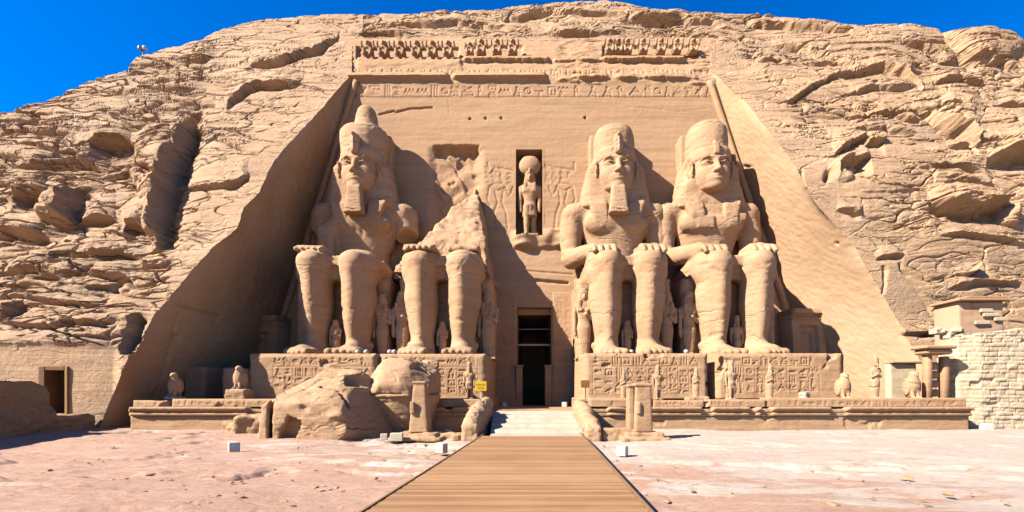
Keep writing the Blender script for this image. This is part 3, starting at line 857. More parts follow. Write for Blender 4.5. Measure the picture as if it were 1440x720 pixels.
# --- little raster library for carving
class Relief:
    def __init__(s, w, h, res):
        s.res = res; s.nx = int(w / res) + 1; s.nz = int(h / res) + 1
        s.w, s.h = w, h
        s.H = np.zeros((s.nz, s.nx), F32)
        s.x = np.linspace(0, w, s.nx, dtype=F32)[None, :]; s.z = np.linspace(0, h, s.nz, dtype=F32)[:, None]
    def _box(s, x0, x1, z0, z1):
        return (slice(max(0, int(z0 / s.res) - 1), max(0, int(z1 / s.res) + 2)), slice(max(0, int(x0 / s.res) - 1), max(0, int(x1 / s.res) + 2)))
    def put(s, fn, b, d, w=None):
        sl = s._box(*b)
        X = s.x[:, sl[1]]; Z = s.z[sl[0], :]
        if X.size == 0 or Z.size == 0: return
        m = np.clip(0.5 - fn(X, Z) / (1.1 * s.res), 0, 1)
        s.H[sl] = np.minimum(s.H[sl], d * m) if d < 0 else np.maximum(s.H[sl], d * m)
    def seg(s, a, b, w, d):
        ax, az = a; bx, bz = b; L = max((bx - ax) ** 2 + (bz - az) ** 2, 1e-6)
        def fn(X, Z):
            t = np.clip(((X - ax) * (bx - ax) + (Z - az) * (bz - az)) / L, 0, 1)
            return np.hypot(X - ax - t * (bx - ax), Z - az - t * (bz - az)) - w / 2
        s.put(fn, (min(ax, bx) - w, max(ax, bx) + w, min(az, bz) - w, max(az, bz) + w), d)
    def line(s, pts, w, d):
        for a, b in zip(pts[:-1], pts[1:]): s.seg(a, b, w, d)
    def disc(s, c, r, d): s.put(lambda X, Z: np.hypot(X - c[0], Z - c[1]) - r, (c[0] - r, c[0] + r, c[1] - r, c[1] + r), d)
    def ring(s, c, r, w, d): s.put(lambda X, Z: np.abs(np.hypot(X - c[0], Z - c[1]) - r) - w / 2, (c[0] - r - w, c[0] + r + w, c[1] - r - w, c[1] + r + w), d)
    def oval(s, c, rx, rz, d): s.put(lambda X, Z: (np.hypot((X - c[0]) / rx, (Z - c[1]) / rz) - 1) * min(rx, rz), (c[0] - rx, c[0] + rx, c[1] - rz, c[1] + rz), d)
    def rect(s, x0, x1, z0, z1, d): s.put(lambda X, Z: np.maximum(np.maximum(x0 - X, X - x1), np.maximum(z0 - Z, Z - z1)), (x0, x1, z0, z1), d)
    def frame(s, x0, x1, z0, z1, w, d): s.line([(x0, z0), (x1, z0), (x1, z1), (x0, z1), (x0, z0)], w, d)
    def glyph(s, k, x, z, w, h, d, lw):
        """sign k of a small set of Egyptian signs, in the box x..x+w, z..z+h"""
        P_ = lambda *p: [(x + a * w, z + b * h) for a, b in p]
        S = lambda *p: s.line(P_(*p), lw, d)
        k %= 16
        if k == 0: s.ring((x + w / 2, z + h / 2), min(w, h) * 0.36, lw, d); s.disc((x + w / 2, z + h / 2), lw * 0.6, d)
        elif k == 1: S((0, .3), (.17, .7), (.33, .3), (.5, .7), (.67, .3), (.83, .7), (1, .3))
        elif k == 2: S((.5, 0), (.5, .55)); S((.15, .5), (.85, .5)); s.oval((x + w / 2, z + h * .76), w * .2, h * .22, d); s.oval((x + w / 2, z + h * .76), w * .08, h * .1, 0.0)
        elif k == 3:
            s.oval((x + w * .5, z + h * .48), w * .3, h * .2, d); s.disc((x + w * .74, z + h * .8), min(w, h) * .14, d)
            S((.74, .75), (.65, .55)); S((.3, .42), (.02, .22)); S((.5, .3), (.5, .02), (.66, .02)); S((.84, .8), (1, .74))
        elif k == 4: S((.2, 0), (.2, .8), (.3, 1), (.45, .85), (.4, .5), (.2, .4))
        elif k == 5: s.frame(x + .1 * w, x + .9 * w, z + .15 * h, z + .85 * h, lw, d); S((.5, .15), (.5, .5))
        elif k == 6: S((0, .5), (.3, .68), (.7, .68), (1, .5), (.7, .34), (.3, .34), (0, .5)); s.disc((x + w / 2, z + h / 2), lw, d)
        elif k == 7: S((.1, .1), (.9, .1), (.9, .35), (.1, .35), (.1, .1)); S((.2, .5), (.8, .9)); S((.2, .9), (.8, .5))
        elif k == 8: S((.2, 0), (.2, 1)); S((.5, 0), (.5, 1)); S((.8, 0), (.8, 1))
        elif k == 9: S((.3, 0), (.3, .5), (.15, .7), (.35, .95), (.55, .8), (.5, .5), (.85, .3), (.9, 0))
        elif k == 10: s.oval((x + w / 2, z + h * .35), w * .42, h * .14, d); S((.5, .5), (.5, 1)); S((.25, .8), (.75, .8))
        elif k == 11: S((0, .1), (.5, .9), (1, .1)); S((.25, .45), (.75, .45))
        elif k == 12: s.rect(x + .05 * w, x + .95 * w, z + .35 * h, z + .6 * h, d)
        elif k == 13: S((.1, 0), (.1, .9), (.5, 1), (.9, .9), (.9, 0)); S((.3, 0), (.3, .6)); S((.7, 0), (.7, .6))
        elif k == 14: s.disc((x + .5 * w, z + .8 * h), min(w, h) * .15, d); S((.5, .75), (.35, .35), (.8, .3), (.8, .02)); S((.35, .35), (.2, .05), (.6, .02)); S((.45, .55), (.8, .6))
        else: S((.05, .4), (.4, .55), (.65, .5), (.95, .8)); S((.2, .2), (.9, .2)); s.disc((x + .25 * w, z + .75 * h), lw * 1.2, d)
    def text(s, x0, x1, z0, z1, d, lw, rs, cols=None, size=0.6):
        """columns of signs"""
        n = cols or max(1, int((x1 - x0) / size)); cw = (x1 - x0) / n
        for c in range(n):
            z = z1
            while z - z0 > size * 0.35:
                h = min(size * rs.uniform(0.55, 1.0), z - z0)
                k = rs.randint(16)
                if rs.rand() < 0.35 and h < 0.7 * size:
                    s.glyph(k, x0 + c * cw + 0.1 * cw, z - h + 0.06 * size, 0.36 * cw, h * 0.85, d, lw); s.glyph(rs.randint(16), x0 + c * cw + 0.54 * cw, z - h + 0.06 * size, 0.36 * cw, h * 0.85, d, lw)
                else:
                    s.glyph(k, x0 + c * cw + 0.14 * cw, z - h + 0.06 * size, 0.72 * cw, h * 0.85, d, lw)
                z -= h
def block_mesh(rel, x0, yfun, z0, depth, extra=None, closed=True):
    """a carved slab: front is the relief (positive = towards the viewer), sides run back by depth"""
    nx, nz = rel.nx, rel.nz
    Xg = np.repeat(x0 + rel.x, nz, 0); Zg = np.repeat(z0 + rel.z, nx, 1)
    Yg = yfun(Xg, Zg) - rel.H
    if extra is not None: Yg = Yg + extra(Xg, Zg)
    F = np.stack([Xg, Yg, Zg], -1)
    V = [F.reshape(-1, 3)]; Q = [grid_faces(nz, nx)]
    if closed:
        n = nx * nz
        rim = np.concatenate([np.arange(nx), np.arange(1, nz) * nx + nx - 1, (nz - 1) * nx + np.arange(nx - 2, -1, -1), np.arange(nz - 2, 0, -1) * nx])
        B = V[0][rim].copy(); B[:, 1] = yfun(B[:, 0], B[:, 2]) + depth
        V.append(B); m = len(rim)
        a = rim; b = np.roll(rim, -1); c = n + np.roll(np.arange(m), -1); d_ = n + np.arange(m)
        Q.append(np.stack([b, a, d_, c], 1))
    return np.concatenate(V), np.concatenate(Q)

# --- the back wall
zt110 = fac(748, 110)[2]; zband = fac(748, 137)[2]
RS = np.random.RandomState(5)
res = 0.085
x0w, x1w = -24.2, 26.2
wall = Relief(x1w - x0w, zband + 1.0, res)
def wx(px, py): p = fac(px, py); return p[0] - x0w, p[2] + 1.0
def wl(pts, w, d): wall.line([wx(*p) for p in pts], w, d)
Xg = x0w + wall.x; Zg = wall.z - 1.0
nzf = 0.05 * fbm(Xg / 4, Zg / 1.2, Xg * 0, 4, 121) + 0.013 * pn(Xg / 9, Zg / 0.35, Xg * 0 + 2, 122) + 0.010 * fbm(Xg / 0.6, Zg / 0.3, Xg * 0, 3, 123)
# two relief kings facing the niche
for sgn, px0 in ((1, 702), (-1, 792)):
    f = lambda dx, py: (px0 + sgn * dx, py)
    wl([f(-12, 244), f(-8, 238), f(-2, 236), f(3, 242), f(1, 250), f(5, 256)], 0.11, -0.08)
    wl([f(-14, 262), f(-6, 258), f(6, 258), f(10, 263), f(-2, 268), f(-14, 262)], 0.11, -0.08)
    wl([f(-6, 268), f(-2, 284), f(-8, 300), f(-6, 322)], 0.11, -0.08)
    wl([f(6, 268), f(4, 284), f(10, 300), f(12, 322)], 0.11, -0.08)
    wl([f(8, 264), f(15, 275), f(20, 262)], 0.11, -0.08)
    wl([f(-14, 264), f(-17, 280), f(-12, 290)], 0.11, -0.08)
    wl([f(-15, 238), f(-16, 228)], 0.1, -0.1)
for px0, px1 in ((683, 722), (768, 806)):
    a = wx(px0, 262 if px0 < 748 else 262); b = wx(px1, 232)
    wall.text(a[0] - 0.2, b[0], b[1] - 1.9, b[1] - 0.1, -0.06, 0.09, RS, size=0.6)
wl([(700, 236), (722, 240)], 0.12, -0.1); wl([(765, 232), (808, 240)], 0.1, -0.08)
# cracks and breaks
wl([(534, 161), (550, 157), (554, 156)], 0.11, -0.3); wl([(556, 158), (575, 153), (608, 151)], 0.11, -0.3)
for p in ((661, 167), (683, 166), (705, 166), (823, 165)): wall.disc(wx(*p), 0.10, -0.35)
wl([(630, 118), (632, 160)], 0.05, -0.05); wl([(880, 150), (960, 157), (1000, 152)], 0.05, -0.05)
wl([(700, 378), (806, 386)], 0.12, -0.12); wl([(752, 394), (798, 398)], 0.22, -0.25); wl([(700, 350), (760, 352)], 0.06, -0.06)
YF = lambda X, Z: FY0 + FC * Z
def wall_extra(X, Z):
    return -nzf
wall.H += nzf * 0
# the broken area behind the shattered colossus
pxg = CX + FPX * Xg / (FY0 + FC * Zg); pyg = CY - FPX * (Zg - EYE) / (FY0 + FC * Zg)
br = sstep(600, 616, pxg) * sstep(684, 664, pxg) * sstep(206, 212, pyg) * sstep(400, 380, pyg)
brn = fbm(Xg / 1.6, Zg / 1.6, Xg * 0, 4, 131)
wall.H += (br * (-0.35 + 0.16 * brn - 0.14 * np.floor(3 * fbm(Xg / 3.5, Zg / 3.5 + Xg / 5, Xg * 0, 3, 132) + 0.5) + 0.25 * np.abs(fbm(Xg / 3.2 - Zg / 3, Zg / 4, Xg * 0, 2, 133)))).astype(F32)
nt_ = sstep(610, 613, pxg + 5 * pn(pyg / 6, pxg * 0, pxg * 0, 6)) * sstep(676, 672, pxg + 6 * pn(pxg / 9, pyg / 9, pxg * 0, 4)) * sstep(203, 207, pyg + 2 * pn(pxg / 7, pxg * 0, pxg * 0, 4)) * sstep(224, 221, pyg + 22 * np.abs(pn(pxg / 22, pyg * 0 + 1, pxg * 0, 9)) + 3 * pn(pxg / 5, pyg * 0, pxg * 0, 2))
wall.H += (-0.75 * nt_ * (0.75 + 0.6 * pn(Xg / 1.1, Zg / 1.1, Xg * 0, 77))).astype(F32)
# ledge of rough rock below the niche
ld = sstep(716, 730, pxg) * sstep(806, 796, pxg) * sstep(322, 328, pyg + 6 * pn(pxg / 14, pyg * 0, pxg * 0, 3)) * sstep(352, 344, pyg)
wall.H += (0.7 * ld * (0.8 + 0.8 * pn(Xg / 1.2, Zg / 0.7, Xg * 0, 78))).astype(F32)
Vw, Qw = block_mesh(wall, x0w, YF, -1.0, 0.6, extra=wall_extra, closed=False)
NICHE = (725, 763, 210, 334)
DOOR = (727, 776, 432, 568)
SHL = (352, 398, 456, 500)
cxy = Vw[Qw].mean(1)
fp = CX + FPX * cxy[:, 0] / (FY0 + FC * cxy[:, 2]); fq = CY - FPX * (cxy[:, 2] - EYE) / (FY0 + FC * cxy[:, 2])
keep = ~((fp > NICHE[0]) & (fp < NICHE[1]) & (fq > NICHE[2]) & (fq < NICHE[3])) & ~((fp > DOOR[0]) & (fp < DOOR[1]) & (fq > DOOR[2]) & (fq < DOOR[3] + 4))
cl, _ = corner(-1, cxy[:, 2]); cr_, _ = corner(1, cxy[:, 2])
keep &= (cxy[:, 0] > cl - 0.6) & (cxy[:, 0] < cr_ + 0.6)
mesh('back_wall', Vw, Qw[keep], M_FACADE, FACADE)

def recess(name, x0, x1, z0, z1, depth, mat, back=None, parent=FACADE):
    """four sides and a back, open to the front, following the batter"""
    f = lambda x, z, d: (x, FY0 + FC * z + d, z)
    b = 0.12
    v = [f(x0, z0, -0.01), f(x1, z0, -0.01), f(x1, z1, -0.01), f(x0, z1, -0.01), f(x0, z0, depth), f(x1, z0, depth), f(x1, z1, depth), f(x0, z1, depth),
         f(x0 - b, z0 - b, -0.01), f(x1 + b, z0 - b, -0.01), f(x1 + b, z1 + b, -0.01), f(x0 - b, z1 + b, -0.01)]
    q = [[0, 4, 5, 1], [1, 5, 6, 2], [2, 6, 7, 3], [3, 7, 4, 0], [4, 7, 6, 5], [8, 0, 1, 9], [9, 1, 2, 10], [10, 2, 3, 11], [11, 3, 0, 8]]
    return mesh(name, v, [a[::-1] for a in q], mat, parent, smooth=False)
a = fac(NICHE[0], NICHE[3]); b = fac(NICHE[1], NICHE[2])
recess('niche', a[0], b[0], a[2], b[2], 1.9, M_FACADE)
DX0, DX1 = fac(727, 560)[0], fac(776, 560)[0]; DZ1 = fac(750, 432)[2]; DZ0 = 1.05
recess('doorway', DX0, DX1, DZ0 - 0.2, DZ1, 16.0, M_FACADE)
recess_floor = None

# --- entablature: inscription band, torus roll, cavetto, upper ledge, strip behind the baboons
Ytop = YTOP; ztop = ZTOP + 0.4
ex0, ex1 = -19.6, 19.6
ent = Relief(ex1 - ex0, ztop - zband, 0.07)
Xe = ex0 + ent.x; Ze = zband + ent.z
def ent_Y(Z):
    t = (Z - zt110) / (ZTOP - zt110)
    return np.where(Z > zt110, fac(748, 110)[1] + (Ytop - fac(748, 110)[1]) * t, FY0 + FC * Z)
Ye0 = ent_Y(Ze)
pxe = CX + FPX * Xe / Ye0; pye = np.repeat(CY - FPX * (Ze - EYE) / Ye0, ent.nx, 1)
def ez(py): 
    zs = np.linspace(zband - 0.5, ztop + 0.5, 400); pp = CY - FPX * (zs - EYE) / ent_Y(zs)
    return float(np.interp(-py, -pp, zs))
rs2 = np.random.RandomState(3)
zb0, zb1 = ez(136) - zband, ez(119.5) - zband
xl = (505 - CX) / FPX * 41.5 - ex0; xr = (992 - CX) / FPX * 41.5 - ex0
x = xl
while x < xr - 1.0:
    wv = rs2.uniform(0.75, 1.5)
    if rs2.rand() < 0.25:
        ent.glyph(rs2.randint(16), x, zb0 + 0.05, wv * 0.8, (zb1 - zb0) * 0.43, -0.07, 0.09); ent.glyph(rs2.randint(16), x, zb0 + (zb1 - zb0) * 0.52, wv * 0.8, (zb1 - zb0) * 0.43, -0.07, 0.09)
    else:
        ent.glyph(rs2.choice([0, 1, 2, 3, 4, 5, 7, 8, 9, 11, 13, 14]), x, zb0 + 0.05, wv * 0.85, (zb1 - zb0) * 0.9, -0.075, 0.10)
    x += wv
ent.seg((xl, zb0 - 0.02), (xr, zb0 - 0.02), 0.1, -0.1)
x = xl
zc0, zc1 = ez(105) - zband, ez(97) - zband
while x < xr - 0.3:
    wv = rs2.uniform(0.25, 0.6)
    if rs2.rand() < 0.8: ent.seg((x, zc0), (x + rs2.uniform(-.1, .1), zc1 - rs2.uniform(0, .4)), 0.1, -0.1)
    else: ent.glyph(rs2.randint(16), x, zc0, 0.6, zc1 - zc0, -0.08, 0.09); wv = 0.7
    x += wv
brk = fbm(Xe / 4.0, Xe * 0, Xe * 0 + 3, 2, 141) * np.ones_like(Ze); jag = 2.2 * fbm(Xe / 0.8, Xe * 0, Xe * 0, 3, 142)
full = np.ones_like(pye)
# torus roll, whole on the left, broken on the right
whole = np.clip(sstep(772, 764, pxe) + sstep(800, 815, pxe) * sstep(986, 975, pxe) * sstep(-0.12, 0.02, brk) * 0.75, 0, 1) * (1 - 0.9 * sstep(637, 634, pxe) * 0) * (1 - np.exp(-((pxe - 634) / 4.0) ** 2))
jr = np.where(pxe > 790, 1.2 * jag, 0.25 * jag)
ent.H += (whole * 0.40 * sstep(103.5, 106.5, pye + jr) * sstep(111.2, 110.4, pye + jr)).astype(F32)
# the cavetto above keeps its sharp lip only in places
led = np.clip(sstep(648, 656, pxe + 3 * jag) * sstep(776, 770, pxe + 3 * jag) + sstep(776, 782, pxe) * sstep(848, 838, pxe) * 0.55 + sstep(842, 850, pxe) * sstep(966, 958, pxe) * 1.1, 0, 1.1)
ent.H += (led * 0.45 * sstep(82, 83.5, pye) * sstep(87.4, 86.6, pye + .8 * jag)).astype(F32)
ent.H += (0.32 * sstep(500, 506, pxe) * sstep(652, 646, pxe) * sstep(100, 87, pye) * sstep(82.5, 84, pye)).astype(F32)
# strip behind the baboons
ent.H += (-0.40 * sstep(500, 503, pxe) * sstep(647, 643, pxe) * sstep(84, 82.5, pye) * sstep(64.5 + 0.4 * jag, 66 + 0.4 * jag, pye)).astype(F32)
ent.H += (-0.30 * (sstep(655, 658, pxe) * sstep(738, 732, pxe) + sstep(846, 850, pxe) * sstep(984, 978, pxe)) * sstep(84, 82, pye) * sstep(62 + jag, 65 + jag, pye)).astype(F32)
rough = 0.10 * fbm(Xe / 1.2, Ze / 0.5, Xe * 0, 4, 151) + 0.35 * fbm(Xe / 2.2, Ze / 0.8, Xe * 0, 4, 152) * np.clip(sstep(770, 790, pxe) * sstep(850, 835, pxe) + sstep(964, 975, pxe), 0, 1) * (pye < 118)
ent.H += rough.astype(F32) * np.where(pye > 118, 0.3, 1.0)
Ve, Qe = block_mesh(ent, ex0, lambda X, Z: ent_Y(Z), zband, 1.5)
ce = Ve[Qe].mean(1)
pc = CX + FPX * ce[:, 0] / ent_Y(ce[:, 2])
cl, _ = corner(-1, ce[:, 2]); cr_, _ = corner(1, ce[:, 2])
mesh('cornice', Ve, Qe[(ce[:, 0] > cl - 0.35) & (ce[:, 0] < cr_ + 0.35)], M_FACADE, FACADE)
# roll mouldings down both corners
for side in (-1, 1):
    zs = np.linspace(0.5, zt110 - 0.4, 60)
    cx_, cy_ = corner(side, zs)
    pts = [(cx_[i] - side * 0.40, cy_[i] - 0.06, zs[i]) for i in range(len(zs))]
    V_, Q_ = tube(pts, 0.27, 12)
    V_ = V_ + 0.05 * fbm(V_[:, 0], V_[:, 1], V_[:, 2], 3, 5)[:, None]
    mesh('corner_moulding', V_, Q_, M_FACADE, FACADE)

# --- door case: lintel, jambs, inner posts, light bar
fy = lambda z: FY0 + FC * z
zl = fac(750, 432)[2]
parts = [box((0.22, fy(zl) + 0.9, zl - 0.28), (DX1 - DX0 - 0.02, 0.5, 0.52), bev=0.03)]
mesh('lintel_beam', *join(parts), M_FACADE, FACADE, smooth=False)
for x in (DX0 + 0.18, DX1 - 0.3):
    zt_ = 4.3
    pr = [box((x, FY0 + 0.45, (DZ0 + zt_) / 2), (0.55, 0.7, zt_ - DZ0), bev=0.04), box((x, FY0 + 0.42, zt_ + 0.08), (0.68, 0.8, 0.18), bev=0.04)]
    mesh('door_post', *join(pr), M_FACADE, FACADE, smooth=False)
zb = fac(750, 482)[2]
mesh('light_bar', *box((0.22, fy(zb) + 1.6, zb), (DX1 - DX0 - 0.05, 0.12, 0.16), bev=0.02), M_WHITE, FACADE, smooth=False)
zb = fac(750, 459)[2]
mesh('cross_rail', *box((0.22, fy(zb) + 1.6, zb), (DX1 - DX0 - 0.05, 0.1, 0.09), bev=0.02), M_STEEL, FACADE, smooth=False)
# raised surround of the door
for (xa, xb, za, zb_) in ((DX0 - 1.9, DX0 - 0.12, 1.0, DZ1 + 1.3), (DX1 + 0.12, DX1 + 2.0, 1.0, DZ1 + 1.3)):
    r_ = Relief(xb - xa, zb_ - za, 0.08)
    r_.text(0.3, xb - xa - 0.3, 0.4, zb_ - za - 0.4, -0.03, 0.08, RS, cols=2, size=0.7)
    Vv, Qv = block_mesh(r_, xa, lambda X, Z: FY0 + FC * Z - 0.07, za, 0.5, extra=lambda X, Z: -0.03 * fbm(X, Z, X * 0, 3, 4))
    mesh('door_surround', Vv, Qv, M_FACADE, FACADE)
# inscribed shrine doors low in both corners of the facade
for px0, px1, py0, py1 in ((350, 410, 449, 505), (1096, 1136, 440, 500)):
    a = fac(px0, py1); b = fac(px1, py0)
    w, h = b[0] - a[0], b[2] - 1.7
    r_ = Relief(w, h, 0.08)
    r_.H[:] = 0.35
    r_.rect(0, w, h - 0.55, h, 0.75); r_.rect(0, w, h - 0.95, h - 0.72, 0.5)
    r_.H -= 0.3 * np.clip(sstep(0.22 * w, 0.25 * w, r_.x) * sstep(0.78 * w, 0.75 * w, r_.x) * sstep(h - 1.4, h - 1.5, r_.z), 0, 1)
    r_.H -= 0.2 * np.clip(sstep(0.33 * w, 0.35 * w, r_.x) * sstep(0.67 * w, 0.65 * w, r_.x) * sstep(h - 1.9, h - 2.0, r_.z), 0, 1)
    Vv, Qv = block_mesh(r_, a[0], lambda X, Z: FY0 + FC * Z - 1.6, 1.7, 2.0)
    mesh('false_door', Vv, Qv, M_FACADE, FACADE)

# ================================================================== the colossi
PED = 4.6                                   # top of the pedestals
def M(o, V, Q, name, mat, parent): return mesh(name, V, Q, mat, parent)

def carve_body(seed, arms=(1, 1), chest_cut=None, lower_only=False):
    F = Field((-4.9, -8.6, -0.2), (4.9, 3.4, 14.6), 0.105)
    for sx in (-1, 1):
        c = 1.48 * sx
        z = [0.35, 0.9, 1.6, 2.6, 3.8, 5.0, 6.0, 6.8, 7.35, 7.75]
        F.loft(z, [c] * 10, [-4.95, -5.0, -5.0, -5.05, -5.0, -5.05, -5.2, -5.3, -5.2, -4.9],
               [.88, .82, .86, 1.02, 1.14, 1.12, 1.10, 1.19, 1.15, .85], [1.0, .95, .98, 1.14, 1.32, 1.34, 1.28, 1.3, 1.2, .8], n=1.8, k=0.12, cap=0.25)
        F.ell((c, -6.25, 6.75), (.72, .34, .62), k=0.3)                      # kneecap
        F.cap((c - .05 * sx, -6.2, 6.0), (c - .1 * sx, -5.95, 1.6), .22, .2, k=0.5)     # shin
        F.ell((c + .45 * sx, -4.9, 4.5), (.8, .9, 1.3), k=0.5)
        F.cap((c, -5.1, .55), (c + .12 * sx, -6.9, .34), .82, .52, k=0.45)   # foot
        F.box((c + .08 * sx, -6.6, .2), (.98, 1.15, .34), r=.28, k=.4)
        for i, (dx, ln, r) in enumerate(((-.80, .35, .25), (-.38, .25, .22), (.0, .12, .21), (.36, -.04, .19), (.70, -.22, .18))):
            F.cap((c + .1 * sx + dx * sx, -7.1, .30), (c + .1 * sx + dx * 1.05 * sx, -7.75 - ln, .20), r + .02, r, k=0.06)
        F.ell((c + .95 * sx, -5.0, .95), (.16, .3, .26), k=.15)              # ankle bone
        F.box((1.62 * sx, -2.6, 6.55), (1.32, 3.3, 1.22), r=.85, k=.35)      # thigh
    F.box((0, -2.3, 6.6), (2.5, 3.0, 0.9), r=.3, k=.25)                      # kilt
    F.box((0, -5.2, 6.95), (.62, .5, .34), r=.08, k=.08)
    if not lower_only:
        z = [6.9, 8.0, 8.8, 9.8, 11.0, 12.0, 12.8, 13.3, 13.8]
        F.loft(z, [0] * 9, [0.1] * 9, [2.35, 2.05, 2.0, 2.3, 2.75, 3.0, 2.9, 2.2, 1.2], [1.65, 1.42, 1.38, 1.5, 1.72, 1.76, 1.55, 1.25, .95], n=2.2, k=.25, cap=.3)
        for sx in (-1, 1):
            F.ell((1.25 * sx, -1.2, 11.35), (1.35, .62, .85), k=.35)         # breast
            F.ell((1.2 * sx, -1.72, 11.0), (.14, .12, .14), k=.08)
            F.cap((1.0 * sx, -1.05, 13.0), (2.7 * sx, -.7, 13.0), .3, .3, k=.3)   # collar bone
            F.ell((3.3 * sx, .05, 12.45), (1.05, 1.15, 1.05), k=.45)         # shoulder
            F.cap((3.45 * sx, 0.05, 12.2), (3.62 * sx, 0, 10.6), 1.0, .92, k=.2)
            full = arms[0 if sx < 0 else 1]
            if full:
                F.cap((3.62 * sx, 0, 10.7), (3.6 * sx, -.3, 8.9), .92, .8, k=.15)
                F.cap((3.55 * sx, -.5, 8.65), (2.2 * sx, -4.2, 8.15), .82, .58, k=.3)
                F.box((1.75 * sx, -4.75, 7.92), (.98, .9, .30), r=.22, k=.3)
                for i in range(4):
                    x = 1.75 * sx + (-.72 + .48 * i)
                    F.cap((x, -5.2, 8.0), (x, -5.72, 7.86), .235, .22, k=.03); F.cap((x, -5.72, 7.86), (x, -6.0, 7.55), .22, .2, k=.03)
                F.cap((.95 * sx, -4.5, 7.95), (.62 * sx, -5.3, 7.75), .22, .19, k=.08)
            elif sx < 0:
                F.box((1.7 * sx, -4.9, 7.82), (1.05, .9, .22), r=.15, k=.15)
                for i in range(5):
                    x = 1.7 * sx + (-.84 + .42 * i)
                    F.cap((x, -5.4, 7.85), (x, -5.9, 7.7), .22, .2, k=.03)
        F.ell((0, -1.45, 9.0), (.16, .3, .2), k=.2, mode='s')                # navel
        F.cap((0, -1.7, 9.4), (0, -2.0, 10.9), .12, .1, k=.45, mode='s')
        F.box((0, -.1, 8.0), (2.25, 1.62, .16), r=.08, k=.06)                # belt
        F.cap((0, .2, 13.2), (0, .1, 14.5), 1.15, 1.05, k=.35)               # neck
        F.box((0, 2.2, 9.0), (2.3, 1.4, 4.6), r=.2, k=.2)
    else:
        F.box((0, 0.5, 6.6), (2.9, 2.5, 1.0), r=.3, k=.25)
    if chest_cut: chest_cut(F)
    F.floor(0.0)
    V, Q = F.build()
    return weather(V, Q, 0.05, 1.3, 0.022, seed, pits=0.08), Q

def carve_face(beard_stub=False):
    F = Field((-2.2, -2.95, 13.2), (2.2, 1.2, 18.0), 0.058)
    F.loft([13.75, 14.05, 14.5, 15.2, 16.0, 16.9, 17.5], 0, [-.75, -.8, -.8, -.75, -.7, -.6, -.4], [.80, 1.12, 1.34, 1.49, 1.53, 1.50, 1.32], [1.12, 1.34, 1.46, 1.52, 1.54, 1.46, 1.22], n=1.85, k=.1, cap=.3)
    F.ell((0, -1.9, 14.12), (.55, .38, .34), k=.3)                            # chin
    for sx in (-1, 1):
        F.ell((.74 * sx, -1.55, 15.15), (.50, .42, .5), k=.35)                # cheek
        F.ell((.66 * sx, -2.28, 15.90), (.52, .44, .34), k=.12, mode='s')    # socket
        F.ell((.68 * sx, -1.80, 15.84), (.42, .24, .20), k=.03)              # eye
        F.cap((.25 * sx, -2.08, 15.90), (.68 * sx, -2.08, 16.02), .06, .07, k=.05)
        F.cap((.68 * sx, -2.08, 16.02), (1.12 * sx, -1.86, 15.86), .07, .05, k=.05)
        F.cap((.28 * sx, -2.06, 15.66), (1.05 * sx, -1.86, 15.68), .045, .045, k=.05)
        F.cap((.20 * sx, -2.14, 16.30), (.72 * sx, -2.10, 16.38), .07, .07, k=.10)        # brow
        F.cap((.72 * sx, -2.10, 16.38), (1.26 * sx, -1.72, 16.26), .07, .05, k=.10)
        F.ell((.2 * sx, -2.32, 15.12), (.19, .2, .14), k=.1)                 # nostril
        F.ell((1.68 * sx, -.95, 15.75), (.18, .52, .68), k=.1)               # ear
        F.ell((1.80 * sx, -1.25, 15.8), (.16, .24, .36), k=.1, mode='s')
        F.ell((1.62 * sx, -1.1, 15.2), (.14, .26, .22), k=.1)
        F.cap((1.66 * sx, -1.30, 16.25), (1.66 * sx, -.55, 16.1), .12, .1, k=.08)
    F.cap((0, -2.08, 16.15), (0, -2.46, 15.22), .13, .20, k=.12)                # nose
    F.ell((0, -2.56, 15.17), (.2, .17, .16), k=.1)
    F.ell((0, -2.02, 14.66), (.66, .3, .34), k=.2)
    F.cap((-.52, -2.12, 14.78), (0, -2.30, 14.82), .09, .11, k=.06); F.cap((0, -2.30, 14.82), (.52, -2.12, 14.78), .11, .09, k=.06)
    F.cap((-.40, -2.14, 14.56), (.40, -2.14, 14.56), .10, .10, k=.06); F.ell((0, -2.26, 14.56), (.28, .12, .1), k=.08)
    F.cap((-.62, -2.14, 14.68), (.62, -2.14, 14.68), .035, .035, k=.04, mode='s')
    V, Q = F.build()
    return weather(V, Q, 0.02, 0.9, 0.010, 31), Q

def carve_headdress(broken=0):
    F = Field((-3.1, -2.4, 10.6), (3.1, 2.6, 17.6), 0.075)
    F.loft([12.7, 13.4, 14.4, 15.4, 16.4, 17.3], 0, [-.30, -.25, -.15, -.02, .05, .1], [3.0, 2.92, 2.74, 2.45, 2.06, 1.68], [1.15, 1.15, 1.15, 1.25, 1.45, 1.5], n=3.4, k=.1, cap=.18)
    F.loft([16.30, 16.5, 17.1, 17.4], 0, -.35, [1.6, 1.66, 1.7, 1.62], [1.62, 1.74, 1.72, 1.55], n=2.3, k=.1, cap=.05)     # brow band
    for sx in (-1, 1):
        F.loft([11.2, 12.0, 12.8, 13.5], [1.30 * sx, 1.36 * sx, 1.5 * sx, 1.7 * sx], [-1.42, -1.42, -1.28, -.95], [.60, .62, .72, .85], [.40, .40, .38, .36], n=6, k=.06, cap=.05)
        F.box((1.85 * sx, -.15, 15.0), (.42, .95, 1.2), r=.3, k=.35)
    # pleats
    X = F.ax[0][:, None, None]; Y = F.ax[1][None, :, None]; Z = F.ax[2][None, None, :]
    if broken:
        F.ell((-2.5, -1.1, 16.0), (1.0, 1.3, 1.4), k=.1, mode='s'); F.ell((-2.7, -.9, 14.7), (.6, 1.0, .9), k=.1, mode='s')
    V, Q = F.build()
    W = weather(V, Q, 0.035 + .05 * broken, 0.9, 0.02, 41 + broken)
    return W, Q

